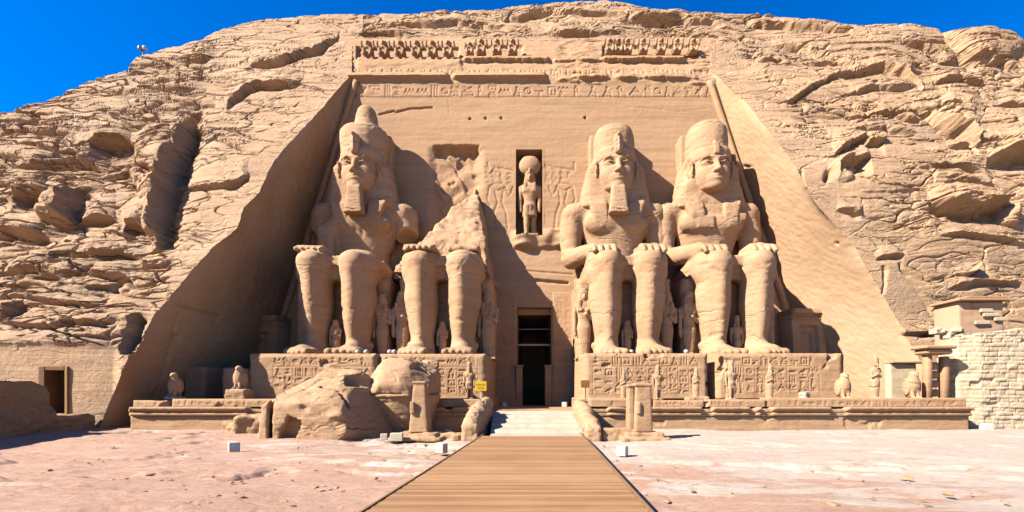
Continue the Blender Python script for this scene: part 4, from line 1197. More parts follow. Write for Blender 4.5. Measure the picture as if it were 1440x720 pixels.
def carve_crown(kind):
    top = 22.2 if kind == 'tall' else 20.6
    F = Field((-2.4, -2.4, 16.6), (2.4, 2.4, top), 0.09)
    if kind == 'tall':
        F.loft([16.9, 17.6, 18.4, 19.1, 19.45], 0, [-.1, 0, 0, .05, .05], [1.74, 1.86, 1.95, 1.98, 1.82], [1.7, 1.74, 1.76, 1.76, 1.6], n=2.2, k=.1, cap=.12)
        F.loft([19.2, 19.55, 19.9, 20.4, 20.9, 21.3, 21.6, 21.75], .12, .1, [1.6, 1.32, 1.08, .92, .84, .74, .52, .25], [1.5, 1.25, 1.05, .9, .82, .72, .5, .25], n=2.0, k=.15, cap=.08)
    elif kind == 'dome':
        F.loft([16.9, 17.5, 18.2, 18.9, 19.4, 19.7, 19.9], 0, [-.1, 0, 0, 0, 0, 0, 0], [1.62, 1.68, 1.70, 1.64, 1.46, 1.08, .6], [1.65, 1.7, 1.7, 1.65, 1.4, .95, .5], n=2.2, k=.1, cap=.15)
    else:
        F.loft([16.9, 17.6, 18.4, 19.2, 19.7, 19.95], 0, [-.1, 0, 0, 0, 0, 0], [1.64, 1.68, 1.68, 1.62, 1.48, 1.1], [1.65, 1.7, 1.7, 1.62, 1.45, 1.1], n=2.2, k=.1, cap=.2)
        F.ell((1.3, -.8, 20.0), (.9, .8, .6), k=.15, mode='s')
    V, Q = F.build()
    return weather(V, Q, 0.05, 1.0, 0.03, 51), Q

def carve_beard():
    F = Field((-1.2, -3.0, 11.2), (1.2, -1.2, 14.3), 0.06)
    F.loft([11.75, 12.6, 13.5, 14.1], 0, [-2.15, -2.1, -2.0, -1.95], [.80, .70, .60, .54], [.46, .44, .40, .34], n=5, k=.05, cap=.08)
    F.box((0, -1.8, 12.9), (.5, .6, 1.0), r=.1, k=.1)
    for z in np.arange(11.95, 13.9, .22): F.box((0, -2.7, z), (1.0, .16, .03), r=.02, k=.05, mode='s')
    V, Q = F.build()
    return weather(V, Q, 0.025, 0.7, 0.02, 61), Q

def carve_uraeus(stub=False):
    F = Field((-.7, -2.8, 16.2), (.7, -1.1, 18.5), 0.055)
    if stub:
        F.box((0, -1.9, 17.0), (.24, .35, .5), r=.1, k=.05); F.ell((.3, -1.9, 17.0), (.3, .25, .16), k=.1); F.ell((-.1, -1.9, 17.5), (.16, .2, .3), k=.1)
    else:
        F.loft([16.55, 16.9, 17.5, 18.0, 18.2], 0, [-2.05, -2.15, -2.12, -2.0, -1.95], [.26, .34, .40, .34, .2], [.3, .28, .26, .3, .22], n=3, k=.05, cap=.1)
        F.cap((0, -2.3, 18.0), (0, -2.55, 17.95), .16, .12, k=.1)
        F.cap((0, -2.44, 16.7), (0, -2.42, 17.7), .07, .07, k=.08)
        F.box((0, -1.7, 17.4), (.22, .35, .75), r=.1, k=.05)
    V, Q = F.build()
    return weather(V, Q, 0.02, 0.5, 0.01, 71), Q

def throne(parent, o, seed, notop=False):
    rs = np.random.RandomState(seed)
    V = []
    # seat block with carved sides, standing behind the legs; back pillar rooted in the wall
    F = Field((-3.9, -4.6, -0.2), (3.9, 3.6, 7.6), 0.13)
    F.box((0, -.4, 3.0), (3.5, 3.7, 3.1), r=.08, k=.05)
    F.box((0, 1.9, 6.6), (3.3, 1.3, .75), r=.1, k=.1)
    for sx in (-1, 1):
        F.box((2.95 * sx, -4.1, 3.1), (.42, .22, 2.9), r=.05, k=.05)
        F.box((2.1 * sx, -4.1, 2.2), (.1, .1, 2.0), r=.05, k=.05)
    F.floor(0)
    v_, q_ = F.build()
    v_ = weather(v_, q_, 0.05, 1.2, 0.03, seed + 5, pits=.08)
    mesh('throne', v_ + o, q_, M_STATUE, parent)
    if not notop:
        F = Field((-2.3, .4, 10.0), (2.3, 6.4, 20.4), 0.16)
        F.box((0, 3.4, 14.5), (1.9, 2.6, 5.3), r=.12, k=.05)
        v_, q_ = F.build()
        mesh('back_pillar', weather(v_, q_, 0.06, 1.2, 0.03, seed + 6) + o, q_, M_STATUE, parent)

face_V, face_Q = carve_face()
head_V, head_Q = carve_headdress(0)
beard_V, beard_Q = carve_beard()
ur_V, ur_Q = carve_uraeus()
STX = (-14.08, -6.45, 6.88, 14.68)
SY = 36.0
def build_colossus(i, label, crown_kind, beard, arms, seed, broken=0, ur_stub=False, chest_cut=None):
    x = STX[i]; o = np.array([x, SY, PED], F32)
    st = thing('colossal_statue', label, 'statue', (x, SY, PED), 'seated colossi on the temple front')
    V, Q = carve_body(seed, arms, chest_cut)
    mesh('body', V + o, Q, M_STATUE, st)
    hd = mesh('head', face_V + o, face_Q, M_STATUE, st)
    if broken:
        v_, q_ = carve_headdress(broken)
    else:
        v_, q_ = head_V, head_Q
    mesh('headdress', v_ + o, q_, M_STATUE, hd)
    v_, q_ = carve_crown(crown_kind)
    mesh('crown', v_ + o, q_, M_STATUE, hd)
    if ur_stub: v_, q_ = carve_uraeus(True)
    else: v_, q_ = ur_V, ur_Q
    mesh('brow_cobra', v_ + o, q_, M_STATUE, hd)
    if beard: mesh('beard', beard_V + o, beard_Q, M_STATUE, hd)
    throne(st, o, seed + 20)
    return st

def cut_first(F):
    F.ell((3.9, -1.4, 9.6), (1.5, 2.6, 1.5), k=.2, mode='s')
    F.ell((-4.4, -.6, 9.4), (1.0, 1.6, 1.6), k=.2, mode='s')
    F.ell((3.2, -1.6, 11.2), (.7, .5, .8), k=.2, mode='s')
    F.box((-2.6, -1.0, 9.2), (.7, .8, 2.0), r=.4, k=.5)
def cut_third(F):
    F.ell((4.6, -1.2, 8.9), (.7, .8, .8), k=.2, mode='s')
def cut_fourth(F):
    F.box((0, -2.6, 12.7), (2.6, 1.1, .8), r=.2, k=.2, mode='s')
    F.box((1.9, -1.25, 11.75), (.7, .45, .3), r=.06, k=.08); F.box((-.7, -1.5, 11.3), (.7, .34, .5), r=.05, k=.06)
    F.cap((.2, -1.9, 8.4), (.3, -1.9, 10.6), .10, .06, k=.2, mode='s')
build_colossus(0, 'seated colossus with the tall intact double crown, leftmost in the row', 'tall', True, (0, 0), 1, chest_cut=cut_first)
build_colossus(2, 'seated bearded colossus just right of the doorway, its crown worn to a dome', 'dome', True, (1, 1), 3, chest_cut=cut_third)
build_colossus(3, 'seated colossus without a beard, its headdress chipped, rightmost in the row', 'worn', False, (1, 1), 4, broken=1, ur_stub=True, chest_cut=cut_fourth)
def rotz(a):
    c, s_ = math.cos(a), math.sin(a); return [[c, -s_, 0], [s_, c, 0], [0, 0, 1]]
def roty(a):
    c, s_ = math.cos(a), math.sin(a); return [[c, 0, s_], [0, 1, 0], [-s_, 0, c]]
# --- the shattered colossus: legs, seat and a jagged remnant of the back
x = STX[1]; o = np.array([x, SY, PED], F32)
st = thing('colossal_statue', 'shattered colossus of which only legs, seat and a jagged slab remain', 'statue', (x, SY, PED), 'seated colossi on the temple front')
V, Q = carve_body(2, lower_only=True)
mesh('legs', V + o, Q, M_STATUE, st)
throne(st, o, 22, notop=True)
F = Field((-5.4, -4.6, 6.4), (4.2, 5.6, 18.6), 0.13)
F.planes((0, 0, 6.5), [((.03, -.855, .516), 3.58), ((-.86, 0, .5), 3.4), ((.98, 0, .165), 3.2), ((0, 1, 0), 5.2), ((0, 0, -1), .4)], r=.12, k=.05, ext=12)
F.planes((0, 0, 6.5), [((-.45, -.70, .6), 3.55), ((.6, -.75, .4), 1.6), ((-.5, .1, .8), 4.6), ((0, 1, 0), 5.2), ((0, 0, -1), .4), ((-1, 0, 0), 4.6)], r=.1, k=.1, ext=12)
F.planes((0, 0, 6.0), [((0, -1, 0), 3.4), ((.97, -.05, .2), 3.3), ((0, 1, 0), 5), ((-1, 0, 0), 3.4), ((0, -.5, .9), 2.6)], r=.3, k=.4, ext=9)
for (cx_, cy_, cz_), hs_, ry_ in (((-2.3, -1.4, 11.5), (1.0, 2.0, .8), -.3), ((-1.1, -.4, 13.5), (.8, 2.0, .75), -.6), ((.2, .6, 15.6), (.7, 2.0, .8), -.5), ((2.6, -2.2, 12.3), (.5, 1.2, 1.2), .25), ((.3, -2.5, 11.2), (.7, .5, .35), .4), ((-2.9, -3.3, 9.4), (.6, .8, .7), .2)):
    F.box((cx_, cy_, cz_), hs_, r=.05, k=.05, mode='s', rot=roty(ry_))
F.noise(0.42, 1.7, 5, 5, (1, 1, 1.4)); F.noise(.10, .5, 3, 8, (1.6, 1.6, .6))
V, Q = F.build()
V = weather(V, Q, 0.06, 0.5, 0.06, 9)
mesh('broken_back', V + o, Q, M_BROKEN, st)
F = Field((-2.9, -6.7, 7.2), (2.9, -3.6, 8.6), 0.08)
F.box((-1.5, -5.2, 7.75), (1.15, .9, .22), r=.1, k=.05); F.box((1.6, -5.1, 7.78), (1.1, .85, .2), r=.1, k=.05); F.ell((2.2, -4.9, 8.0), (.5, .5, .35), k=.15)
for i_ in range(5): F.cap((-2.3 + .42 * i_, -5.7, 7.8), (-2.3 + .42 * i_, -6.2, 7.68), .2, .17, k=.04)
V, Q = F.build()
mesh('broken_hands', weather(V, Q, .10, .5, .03, 12) + o, Q, M_STATUE, st)

# ================================================================== pedestals, terrace, stair
TZ = 1.75                                   # terrace floor
TY = 23.0                                   # front of the terrace
RS = np.random.RandomState(17)
def front_block(name, parent, x0, x1, z0, z1, yf, depth, mat, carve=None, res=0.05, rough=0.04, edge=0.18, batter=0.03, seed=0, top_break=0.0):
    r_ = Relief(x1 - x0, z1 - z0, res)
    if carve: carve(r_)
    X = x0 + r_.x; Z = z0 + r_.z
    w, h = r_.w, r_.h
    ed_ = np.minimum(np.minimum(r_.x, w - r_.x), h - r_.z)
    rg = rough * fbm(X / 1.1, Z / 0.7, X * 0, 4, 160 + seed) + rough * 0.6 * pn(X / 4, Z / 0.22, X * 0, 161 + seed)
    chip = edge * np.clip(1 - ed_ / (edge * 1.6), 0, 1) ** 2 * (0.6 + 1.2 * np.abs(fbm(X / 0.8, Z / 0.8, X * 0, 3, 170 + seed)))
    big = -min(0.30, 1.6 * edge) * sstep(0.34, 0.42, fbm(X / 1.6, Z / 1.6, X * 0 + 1, 3, 180 + seed)) * sstep(1.2, 0.2, ed_)
    r_.H = (r_.H * sstep(-0.40, -0.1, big * 0 - 0.0 - 0.0 + 0.0 + 1) + rg - chip + big).astype(F32)
    V_, Q_ = block_mesh(r_, x0, lambda a, b: yf + batter * (b - z0), z0, depth)
    if top_break:
        zt_ = V_[:, 2] > z0 + 0.35 * (z1 - z0)
        V_[:, 2] -= np.where(zt_, top_break * (0.5 + fbm(V_[:, 0] / 1.3, V_[:, 1] / 1.3, V_[:, 0] * 0, 4, seed)) * (V_[:, 2] - z0) / (z1 - z0), 0)
    return mesh(name, V_, Q_, mat, parent)
def glyph_panel(x0, x1, z0, z1, d=-0.055, lw=0.065, size=0.62, rows_top=True):
    def f(r_):
        if rows_top:
            x = x0
            while x < x1 - 0.5:
                w = RS.uniform(.45, .75); r_.glyph(RS.randint(16), x, z1 - 0.62, w * .85, .5, d, lw); x += w
            r_.seg((x0, z1 - 0.72), (x1, z1 - 0.72), .05, d * .7)
            r_.text(x0, x1, z0, z1 - .78, d, lw, RS, size=size)
        else:
            r_.text(x0, x1, z0, z1, d, lw, RS, size=size)
        n = int((x1 - x0) / (size * 1.0))
        for i in range(n + 1):
            if RS.rand() < .6: r_.seg((x0 + (x1 - x0) * i / n, z0), (x0 + (x1 - x0) * i / n, z1 - .8), .045, d * .6)
    return f
def pedestal(label, x0, x1, yf, carve, seed, tb=0.0):
    p = thing('statue_pedestal', label, 'pedestal', ((x0 + x1) / 2, yf, TZ), 'inscribed pedestals under the colossi')
    front_block('block', p, x0, x1, TZ, PED + 0.02, yf, 7.6, M_PINK, carve, res=0.045, seed=seed, top_break=tb)
    return p
pedestal('inscribed pedestal under the leftmost colossus, its lower right hidden by fallen rock', -18.0, -9.9, 27.0, glyph_panel(1.6, 7.9, .5, 2.75), 1)
pedestal('inscribed pedestal under the shattered colossus, beside the yellow sign', -9.75, -2.95, 27.2, glyph_panel(.3, 6.3, .3, 2.75), 2)
pedestal('inscribed pedestal under the colossus right of the doorway', 3.35, 11.1, 26.8, glyph_panel(.5, 7.2, .3, 2.75), 3)
pedestal('inscribed pedestal under the rightmost colossus', 11.7, 19.6, 26.8, glyph_panel(.3, 6.4, .3, 2.75), 4)

def terrace(label, x0, x1, seed, holes=()):
    t = thing('terrace', label, 'terrace', ((x0 + x1) / 2, TY, 0), 'terraces in front of the temple')
    # foot wall, roll and cavetto cornice, parapet course; each worn and broken in places
    front_block('foot_wall', t, x0, x1, -0.4, 0.86, TY, 1.0, M_PINK, res=0.05, rough=0.03, edge=.05, seed=seed)
    n = int((x1 - x0) / 0.06); xs = np.linspace(x0, x1, n)
    prof = [(0.0, .84), (-.06, .86), (-.13, .90), (-.15, .96), (-.12, 1.02), (-.05, 1.05), (-.05, 1.09), (-.12, 1.13), (-.24, 1.2), (-.27, 1.24), (-.27, 1.32), (-.22, 1.34), (.25, 1.345), (.9, 1.345)]
    lost = sstep(.12, .22, fbm(xs / 2.5, xs * 0 + seed, xs * 0, 3, 190 + seed)) 
    for a, b in holes: lost = np.maximum(lost, ((xs > a) & (xs < b)) * 1.0)
    j = 0.04 * fbm(xs / .5, xs * 0, xs * 0, 3, 191)
    G = np.zeros((len(prof), n, 3))
    for k, (dy, z) in enumerate(prof):
        d = dy * (1 - .85 * lost) if dy < 0 else dy
        G[k, :, 0] = xs; G[k, :, 1] = TY + d + j; G[k, :, 2] = z - (0.12 * lost * (z > 1.1) * (1 + 8 * j)) + .3 * j * (z > 1.0)
    mesh('cornice', G.reshape(-1, 3), grid_faces(len(prof), n), M_PINK, t)
    def gl(r_):
        x = .3
        while x < r_.w - .6:
            if RS.rand() < .75: r_.glyph(RS.randint(16), x, .07, .3, .26, -.035, .05)
            x += .4
    cuts = [x0] + sorted([x0 + (x1 - x0) * u for u in RS.uniform(.08, .95, 5)]) + [x1]
    for a, b in zip(cuts[:-1], cuts[1:]):
        if b - a < .4: continue
        front_block('parapet_block', t, a + .03, b - .03, 1.33, TZ + RS.uniform(-.06, .08), TY + .12 + RS.uniform(-.04, .05), .8, M_PINK, gl, res=0.045, rough=.03, edge=.07, seed=seed + int(a * 3) % 40)
    q = 60
    gx = np.linspace(x0, x1, 120)[None, :]; gy = np.linspace(TY + .2, FY0 + 2, q)[:, None]
    Gz = TZ - .12 + .03 * fbm(gx / 1.2, gy / 1.2, gx * 0, 4, seed)
    mesh('floor', np.stack([np.broadcast_to(gx, Gz.shape), np.broadcast_to(gy, Gz.shape), Gz], -1).reshape(-1, 3), grid_faces(q, 120), M_PINK, t)
    return t
terrace('long terrace with broken cornice and parapet, right of the stair', 3.1, 23.6, 1, holes=((9.1, 9.7), (12.3, 12.9)))
terrace('worn terrace with low parapet, left of the stair and behind the fallen blocks', -21.7, -2.75, 2, holes=((-15.2, -13.0),))

# stair between the terraces, and the paved landing to the door
stair = thing('stair', 'pale worn stone steps between the boardwalk and the doorway', 'stair', (0.2, 17.6, 0))
ns = 6
nx, ny = 90, 200
gx = np.linspace(-1, 1, nx)[None, :]; t = np.linspace(0, 1, ny)[:, None]
yy = 17.55 + t * (25.6 - 17.55)
xx = (0.2 + 0.12 * t) + gx * (1.92 + .75 * t)
st_ = np.floor(t * ns) + sstep(0.0, .10, t * ns - np.floor(t * ns))
zz = 0.16 + (1.06 - 0.16) * st_ / ns
zz = zz + 0.035 * fbm(xx / .8, yy / .8, xx * 0, 4, 201) - .02
Vs = np.stack([xx + 0 * yy, yy + 0.05 * fbm(xx / .7, yy / .7, xx * 0, 3, 202), zz + 0 * xx], -1).reshape(-1, 3)
sk = Vs.copy(); sk[:, 2] = -.3
Vall = np.concatenate([Vs, sk]); nn = nx * ny
Q1 = grid_faces(ny, nx)
le = np.arange(ny) * nx; re = le + nx - 1; fr = np.arange(nx)
def skirt(e, fl):
    q = np.stack([e[:-1], e[1:], e[1:] + nn, e[:-1] + nn], 1)
    return q[:, ::-1] if fl else q
mesh('steps', Vall, np.concatenate([Q1, skirt(le, False), skirt(re, True), skirt(fr, True)]), M_PALE, stair)
gx = np.linspace(-3.4, 3.9, 60)[None, :]; gy = np.linspace(25.5, 54, 90)[:, None]
Gz = DZ0 + .012 * fbm(gx, gy, gx * 0, 4, 203)
mesh('landing', np.stack([np.broadcast_to(gx, Gz.shape), np.broadcast_to(gy, Gz.shape), Gz], -1).reshape(-1, 3), grid_faces(90, 60), M_PINK, stair)
for x0_, x1_, in ((-2.98, -2.75), (3.1, 3.36)):
    pass
# flanks of the passage
flank = thing('passage_wall', 'low side wall of the passage, left of the steps and below the yellow sign', 'wall', (-2.85, 26, 0))
mesh('wall', *box((-3.0, 31.5, .9), (.5, 9.6, 1.75), bev=.05), M_PINK, flank, smooth=False)
flank = thing('passage_wall', 'low side wall of the passage, right of the steps and below the brown sign', 'wall', (3.3, 26, 0))
mesh('wall', *box((3.38, 31.5, .9), (.5, 9.6, 1.75), bev=.05), M_PINK, flank, smooth=False)

# ================================================================== ground and boardwalk
xs = np.concatenate([np.linspace(-900, -75, 18), np.linspace(-70, -46, 20), np.linspace(-45, -24, 90), np.linspace(-23.9, 27.9, 900), np.linspace(28, 45, 80), np.linspace(46, 70, 20), np.linspace(75, 900, 18)])
ys = np.concatenate([np.linspace(-500, -12, 10), np.linspace(-10, 4.5, 24), 5 * np.exp(np.linspace(0, np.log(26 / 5.0), 420)), np.linspace(27, 60, 20), np.linspace(70, 1500, 12)])
GX, GY = np.meshgrid(xs.astype(F32), ys.astype(F32))
near = sstep(48, 40, np.abs(GX)) * sstep(34, 28, GY) * sstep(-4, 4, GY)
h = 0.22 * fbm(GX / 5, GY / 4, GX * 0, 4, 211)
u = (h + 0.04 * fbm(GX / 1.2, GY / .8, GX * 0, 4, 212)) / 0.085
fl = np.floor(u); fr_ = u - fl
slab = 0.085 * (fl + sstep(.72, 1.0, fr_) + 0.18 * fr_)
mixk = sstep(-.1, .2, fbm(GX / 4, GY / 2.5, GX * 0, 3, 213))
Zg_ = h * (1 - mixk) + slab * mixk + 0.022 * fbm(GX / .5, GY / .32, GX * 0, 4, 214) * (0.4 + mixk) - 0.07 * mixk * np.exp(-((fr_ - .70) / .07) ** 2) * sstep(-.05, .15, fbm(GX / 1.8, GY / 1.2, GX * 0, 3, 216)) - 0.03 * np.exp(-((pn(GX / 1.6, GY / .7, GX * 0, 217) + .3 * pn(GX / .4, GY / .25, GX * 0, 218)) / .03) ** 2) * sstep(0, .2, pn(GX / 3, GY / 2, GX * 0, 219))
# the pale shelf in front of the right-hand terrace
shy = np.interp(GX, [3.5, 6, 9, 14, 20, 30], [12.6, 12.0, 11.4, 10.9, 10.3, 9.6]) + .35 * fbm(GX / 1.5, GX * 0, GX * 0, 4, 215)
Zg_ = Zg_ * np.where(GX > 3, .6, 1) + 0.10 * sstep(0, .28, GY - shy) * sstep(3, 4.2, GX) * sstep(34, 28, GX)
# the floor rises a little towards the left
Zg_ = Zg_ + 0.18 * sstep(-10, -22, GX) * sstep(14, 20, GY)
brd = np.exp(-(((GX + .1) / 3.2) ** 2) ** 3) * sstep(19, 17, GY)
Zg_ = np.where(brd > .02, np.minimum(Zg_, Zg_ * (1 - brd) + .02 * brd), Zg_)
Zg_ = Zg_ * near - 0.06 * (1 - near)
Zg_ = np.where((GY > 23.6) & (np.abs(GX) < 23.0), -0.35, Zg_)
g = mesh('ground', np.stack([GX, GY, Zg_], -1).reshape(-1, 3), grid_faces(len(ys), len(xs)), M_GROUND)
tag(g, kind='structure')
# boardwalk
def bw(y):
    t = (y - 6.26) / (17.6 - 6.26)
    return -2.43 + .38 * t, 1.71 + .40 * t
bwk = thing('boardwalk', 'wooden boardwalk of crosswise planks leading up to the temple steps', 'boardwalk', (0, 17.6, 0))
P_ = []; rb = random.Random(4)
y = -6.0
while y < 17.5:
    a, b = bw(y + .055)
    P_.append(box(((a + b) / 2 + rb.uniform(-.012, .012), y + .0575, .275 + rb.uniform(-.002, .002)), (b - a, .108, .05), bev=.006))
    y += .115
mesh('planks', *join(P_), M_WOOD, bwk, smooth=False)
for side in (0, 1):
    P_ = []
    y = -6.0
    while y < 17.4:
        a = bw(y)[side]; b = bw(min(y + 2.9, 17.5))[side]
        c = ((a + b) / 2 + (-.035 if side == 0 else .035), y + 1.45, .19)
        P_.append(box(c, (.05, 2.88, .26), rz=-math.atan2(b - a, 2.9), bev=.006))
        y += 2.9
    mesh('edge_board', *join(P_), M_FASCIA, bwk, smooth=False)
for k in range(9):
    yk = -4 + k * 2.6; a, b = bw(yk)
    mesh('bearer', *box(((a + b) / 2, yk, .11), (b - a - .2, .12, .24)), M_FASCIA, bwk, smooth=False)

# ================================================================== small statues
def part_sdf(name, F, parent, mat=M_STATUE, w=(0.012, .3, .006, 1), loc=None):
    V_, Q_ = F.build()
    V_ = weather(V_, Q_, *w)
    return mesh(name, V_ + np.array(origin(parent), F32), Q_, mat, parent)
def standing(name, label, cat, group, kind, H, loc=(0, 0, 0)):
    """a carved standing figure of height H facing the viewer (-y); kind: queen, king, god, mummy"""
    t = thing(name, label, cat, loc, group)
    s_ = H / 5.0; h = 0.05 * s_
    F = Field((-1.05 * s_, -.85 * s_, -.15 * s_), (1.05 * s_, .8 * s_, 4.9 * s_), h)
    S = lambda *a: tuple(v * s_ for v in a)
    k = .08 * s_
    if kind in ('queen', 'mummy'):
        F.loft(S(.1, .35, 1.2, 2.2, 2.7, 3.1, 3.7, 3.95, 4.1), 0, 0, S(.40, .38, .43, .52, .42, .46, .62, .60, .25), S(.34, .30, .33, .38, .30, .34, .34, .30, .2), n=2.3, k=k, cap=.06 * s_)
        for sx in (-1, 1):
            F.cap(S(.17 * sx, -.2, .15), S(.18 * sx, -.55, .13), .13 * s_, .12 * s_, k=k)
            if kind == 'queen':
                F.ell(S(.24 * sx, -.28, 3.45), S(.17, .17, .17), k=k)
        if kind == 'queen':
            F.cap(S(-.64, .02, 3.7), S(-.66, -.05, 2.0), .17 * s_, .13 * s_, k=.03 * s_); F.cap(S(-.66, -.05, 2.0), S(-.62, -.1, 1.7), .13 * s_, .11 * s_, k=.03)
            F.cap(S(.64, .02, 3.7), S(.62, -.15, 2.8), .17 * s_, .14 * s_, k=.03 * s_); F.cap(S(.62, -.15, 2.8), S(.1, -.42, 3.15), .14 * s_, .12 * s_, k=.05 * s_)
        else:
            for sx in (-1, 1):
                F.cap(S(.62 * sx, 0, 3.65), S(.55 * sx, -.2, 2.85), .17 * s_, .15 * s_, k=.05 * s_); F.cap(S(.55 * sx, -.2, 2.85), S(-.12 * sx, -.4, 3.25), .14 * s_, .12 * s_, k=.05 * s_)
    else:
        for sx in (-1, 1):
            y0 = -.28 if sx < 0 else .05
            F.loft(S(.1, .3, .8, 1.3, 1.9, 2.3), [.24 * sx * s_] * 6, [y0 * s_] * 6, S(.17, .15, .2, .22, .25, .27), S(.2, .17, .22, .24, .28, .3), n=2.2, k=k)
            F.cap(S(.24 * sx, y0, .15), S(.26 * sx, y0 - .4, .12), .16 * s_, .12 * s_, k=k)
            F.cap(S(.66 * sx, .02, 3.7), S(.72 * sx, .02, 2.7), .19 * s_, .16 * s_, k=.03 * s_); F.cap(S(.72 * sx, .02, 2.7), S(.68 * sx, -.1, 1.95), .15 * s_, .13 * s_, k=.03 * s_)
            F.ell(S(.26 * sx, -.24, 3.45), S(.26, .16, .2), k=k)
        F.loft(S(1.5, 1.9, 2.4, 2.6), 0, S(-.1, -.06, 0, 0), S(.56, .52, .46, .42), S(.42, .40, .36, .32), n=2.6, k=.04 * s_, cap=.04 * s_)
        F.box(S(0, -.42, 2.0), S(.14, .08, .42), r=.03 * s_, k=.04 * s_)
        F.loft(S(2.5, 2.9, 3.5, 3.9, 4.05), 0, 0, S(.40, .44, .62, .60, .25), S(.30, .32, .38, .32, .2), n=2.4, k=k, cap=.05 * s_)
    F.box(S(0, .34, 1.9), S(.5, .22, 1.95), r=.05 * s_, k=.04 * s_)          # dorsal slab
    F.cap(S(0, 0, 3.9), S(0, -.02, 4.2), .2 * s_, .2 * s_, k=k)
    F.ell(S(0, -.06, 4.42), S(.29, .32, .38), k=k)
    F.ell(S(0, -.37, 4.40), S(.06, .09, .11), k=.04 * s_)
    for sx in (-1, 1):
        F.ell(S(.12 * sx, -.36, 4.50), S(.09, .06, .05), k=.03 * s_, mode='s')
    F.ell(S(0, -.33, 4.25), S(.11, .07, .05), k=.04 * s_)
    F.floor(0)
    part_sdf('body', F, t, w=(.02 * s_, .5 * s_, .012 * s_, 1))
    F = Field((-1.0 * s_, -.8 * s_, 3.2 * s_), (1.0 * s_, .8 * s_, 6.1 * s_), h)
    if kind == 'queen':
        F.loft(S(3.55, 4.0, 4.4, 4.75, 4.88), 0, S(.05, .05, .04, 0, 0), S(.50, .50, .46, .36, .2), S(.30, .30, .34, .36, .22), n=2.5, k=.03 * s_, cap=.05 * s_)
        for sx in (-1, 1): F.box(S(.33 * sx, -.28, 3.75), S(.13, .10, .42), r=.04 * s_, k=.05 * s_)
        F.loft(S(4.78, 4.95, 5.0), 0, 0, S(.32, .35, .3), S(.32, .35, .3), n=2, k=.03 * s_)
        nm = 'wig'
    elif kind == 'god':
        F.loft(S(3.6, 4.1, 4.5, 4.8, 4.88), 0, S(.08, .08, .05, 0, 0), S(.50, .46, .40, .33, .2), S(.26, .28, .33, .34, .22), n=2.6, k=.03 * s_, cap=.05 * s_)
        for sx in (-1, 1): F.box(S(.33 * sx, -.28, 3.65), S(.13, .10, .36), r=.04 * s_, k=.05 * s_)
        F.ell(S(0, .05, 5.42), S(.80, .42, .74), k=.03 * s_)
        F.cap(S(0, -.3, 4.75), S(0, -.34, 4.95), .06 * s_, .07 * s_, k=.05 * s_)
        F.ell(S(0, -.40, 4.38), S(.08, .16, .10), k=.05 * s_)
        nm = 'sun_disc'
    else:
        F.loft(S(4.0, 4.4, 4.7, 4.85, 5.0), 0, S(.08, .06, .02, 0, 0), S(.40, .38, .34, .32, .3), S(.24, .3, .34, .33, .3), n=2.4, k=.03 * s_, cap=.04 * s_)
        F.loft(S(4.8, 5.1, 5.3, 5.4), 0, S(.02, .02, .02, .02), S(.33, .36, .30, .2), S(.33, .36, .30, .2), n=2.1, k=.03 * s_, cap=.04 * s_)
        if kind == 'mummy': F.cap(S(0, .02, 5.3), S(0, .02, 5.7), .2 * s_, .12 * s_, k=.1 * s_)
        F.box(S(0, -.36, 4.12), S(.09, .08, .22), r=.03 * s_, k=.03 * s_)
        nm = 'crown'
    part_sdf(nm, F, t, w=(.015 * s_, .5 * s_, .01 * s_, 2))
    mesh('plinth', *[a if i else a + np.array(origin(t)) for i, a in enumerate(box((0, -.08 * s_, .04 * s_), (1.25 * s_, 1.3 * s_, .16 * s_), bev=.03 * s_))], M_STATUE, t, smooth=False)
    return t
def falcon(label, H, loc, group):
    t = thing('falcon_statue', label, 'statue', loc, group)
    s_ = H / 1.4; S = lambda *a: tuple(v * s_ for v in a)
    F = Field(S(-.5, -.55, -.05), S(.5, .6, 1.55), .026 * s_)
    F.loft(S(.08, .3, .6, .9, 1.08, 1.2), 0, S(.10, .05, 0, -.02, -.04, -.05), S(.17, .25, .31, .30, .22, .16), S(.18, .24, .28, .26, .2, .15), n=2.2, k=.06 * s_, cap=.05 * s_)
    F.ell(S(0, -.06, 1.24), S(.19, .2, .18), k=.05 * s_)
    F.cap(S(0, -.22, 1.25), S(0, -.31, 1.17), .05 * s_, .025 * s_, k=.03 * s_)
    for sx in (-1, 1):
        F.cap(S(.13 * sx, -.12, .45), S(.13 * sx, -.18, .1), .10 * s_, .08 * s_, k=.04 * s_)
        F.cap(S(.13 * sx, -.18, .08), S(.13 * sx, -.36, .06), .08 * s_, .06 * s_, k=.04 * s_)
        F.ell(S(.27 * sx, .06, .62), S(.08, .24, .42), k=.03 * s_)
        F.ell(S(.12 * sx, -.24, 1.28), S(.05, .04, .04), k=.02 * s_, mode='s')
    F.box(S(0, .22, .22), S(.14, .10, .25), r=.04 * s_, k=.05 * s_)
    F.floor(0)
    part_sdf('body', F, t, w=(.012 * s_, .25 * s_, .008 * s_, 3))
    v_, q_ = box((0, 0, -.06 * s_), (.62 * s_, .86 * s_, .16 * s_), bev=.03 * s_)
    mesh('plinth', v_ + np.array(origin(t)), q_, M_PALE, t, smooth=False)
    return t
GP = 'small royal figures beside the legs of the colossi'
def at_st(i, dx, dy): return (STX[i] + dx, SY + dy, PED)
q0 = standing('queen_statue', 'tall carved queen by the outer leg of the colossus right of the doorway', 'statue', GP, 'queen', 5.2, at_st(2, -3.05, -4.55))
dup(q0, at_st(0, 3.05, -4.5), 'shaded queen figure right of the right leg of the leftmost colossus', .92)
dup(q0, at_st(1, -3.1, -4.55), 'carved queen figure left of the left leg of the shattered colossus', .95)
dup(q0, at_st(1, 3.2, -4.5), 'shaded queen figure right of the right leg of the shattered colossus, nearest the doorway', .95)
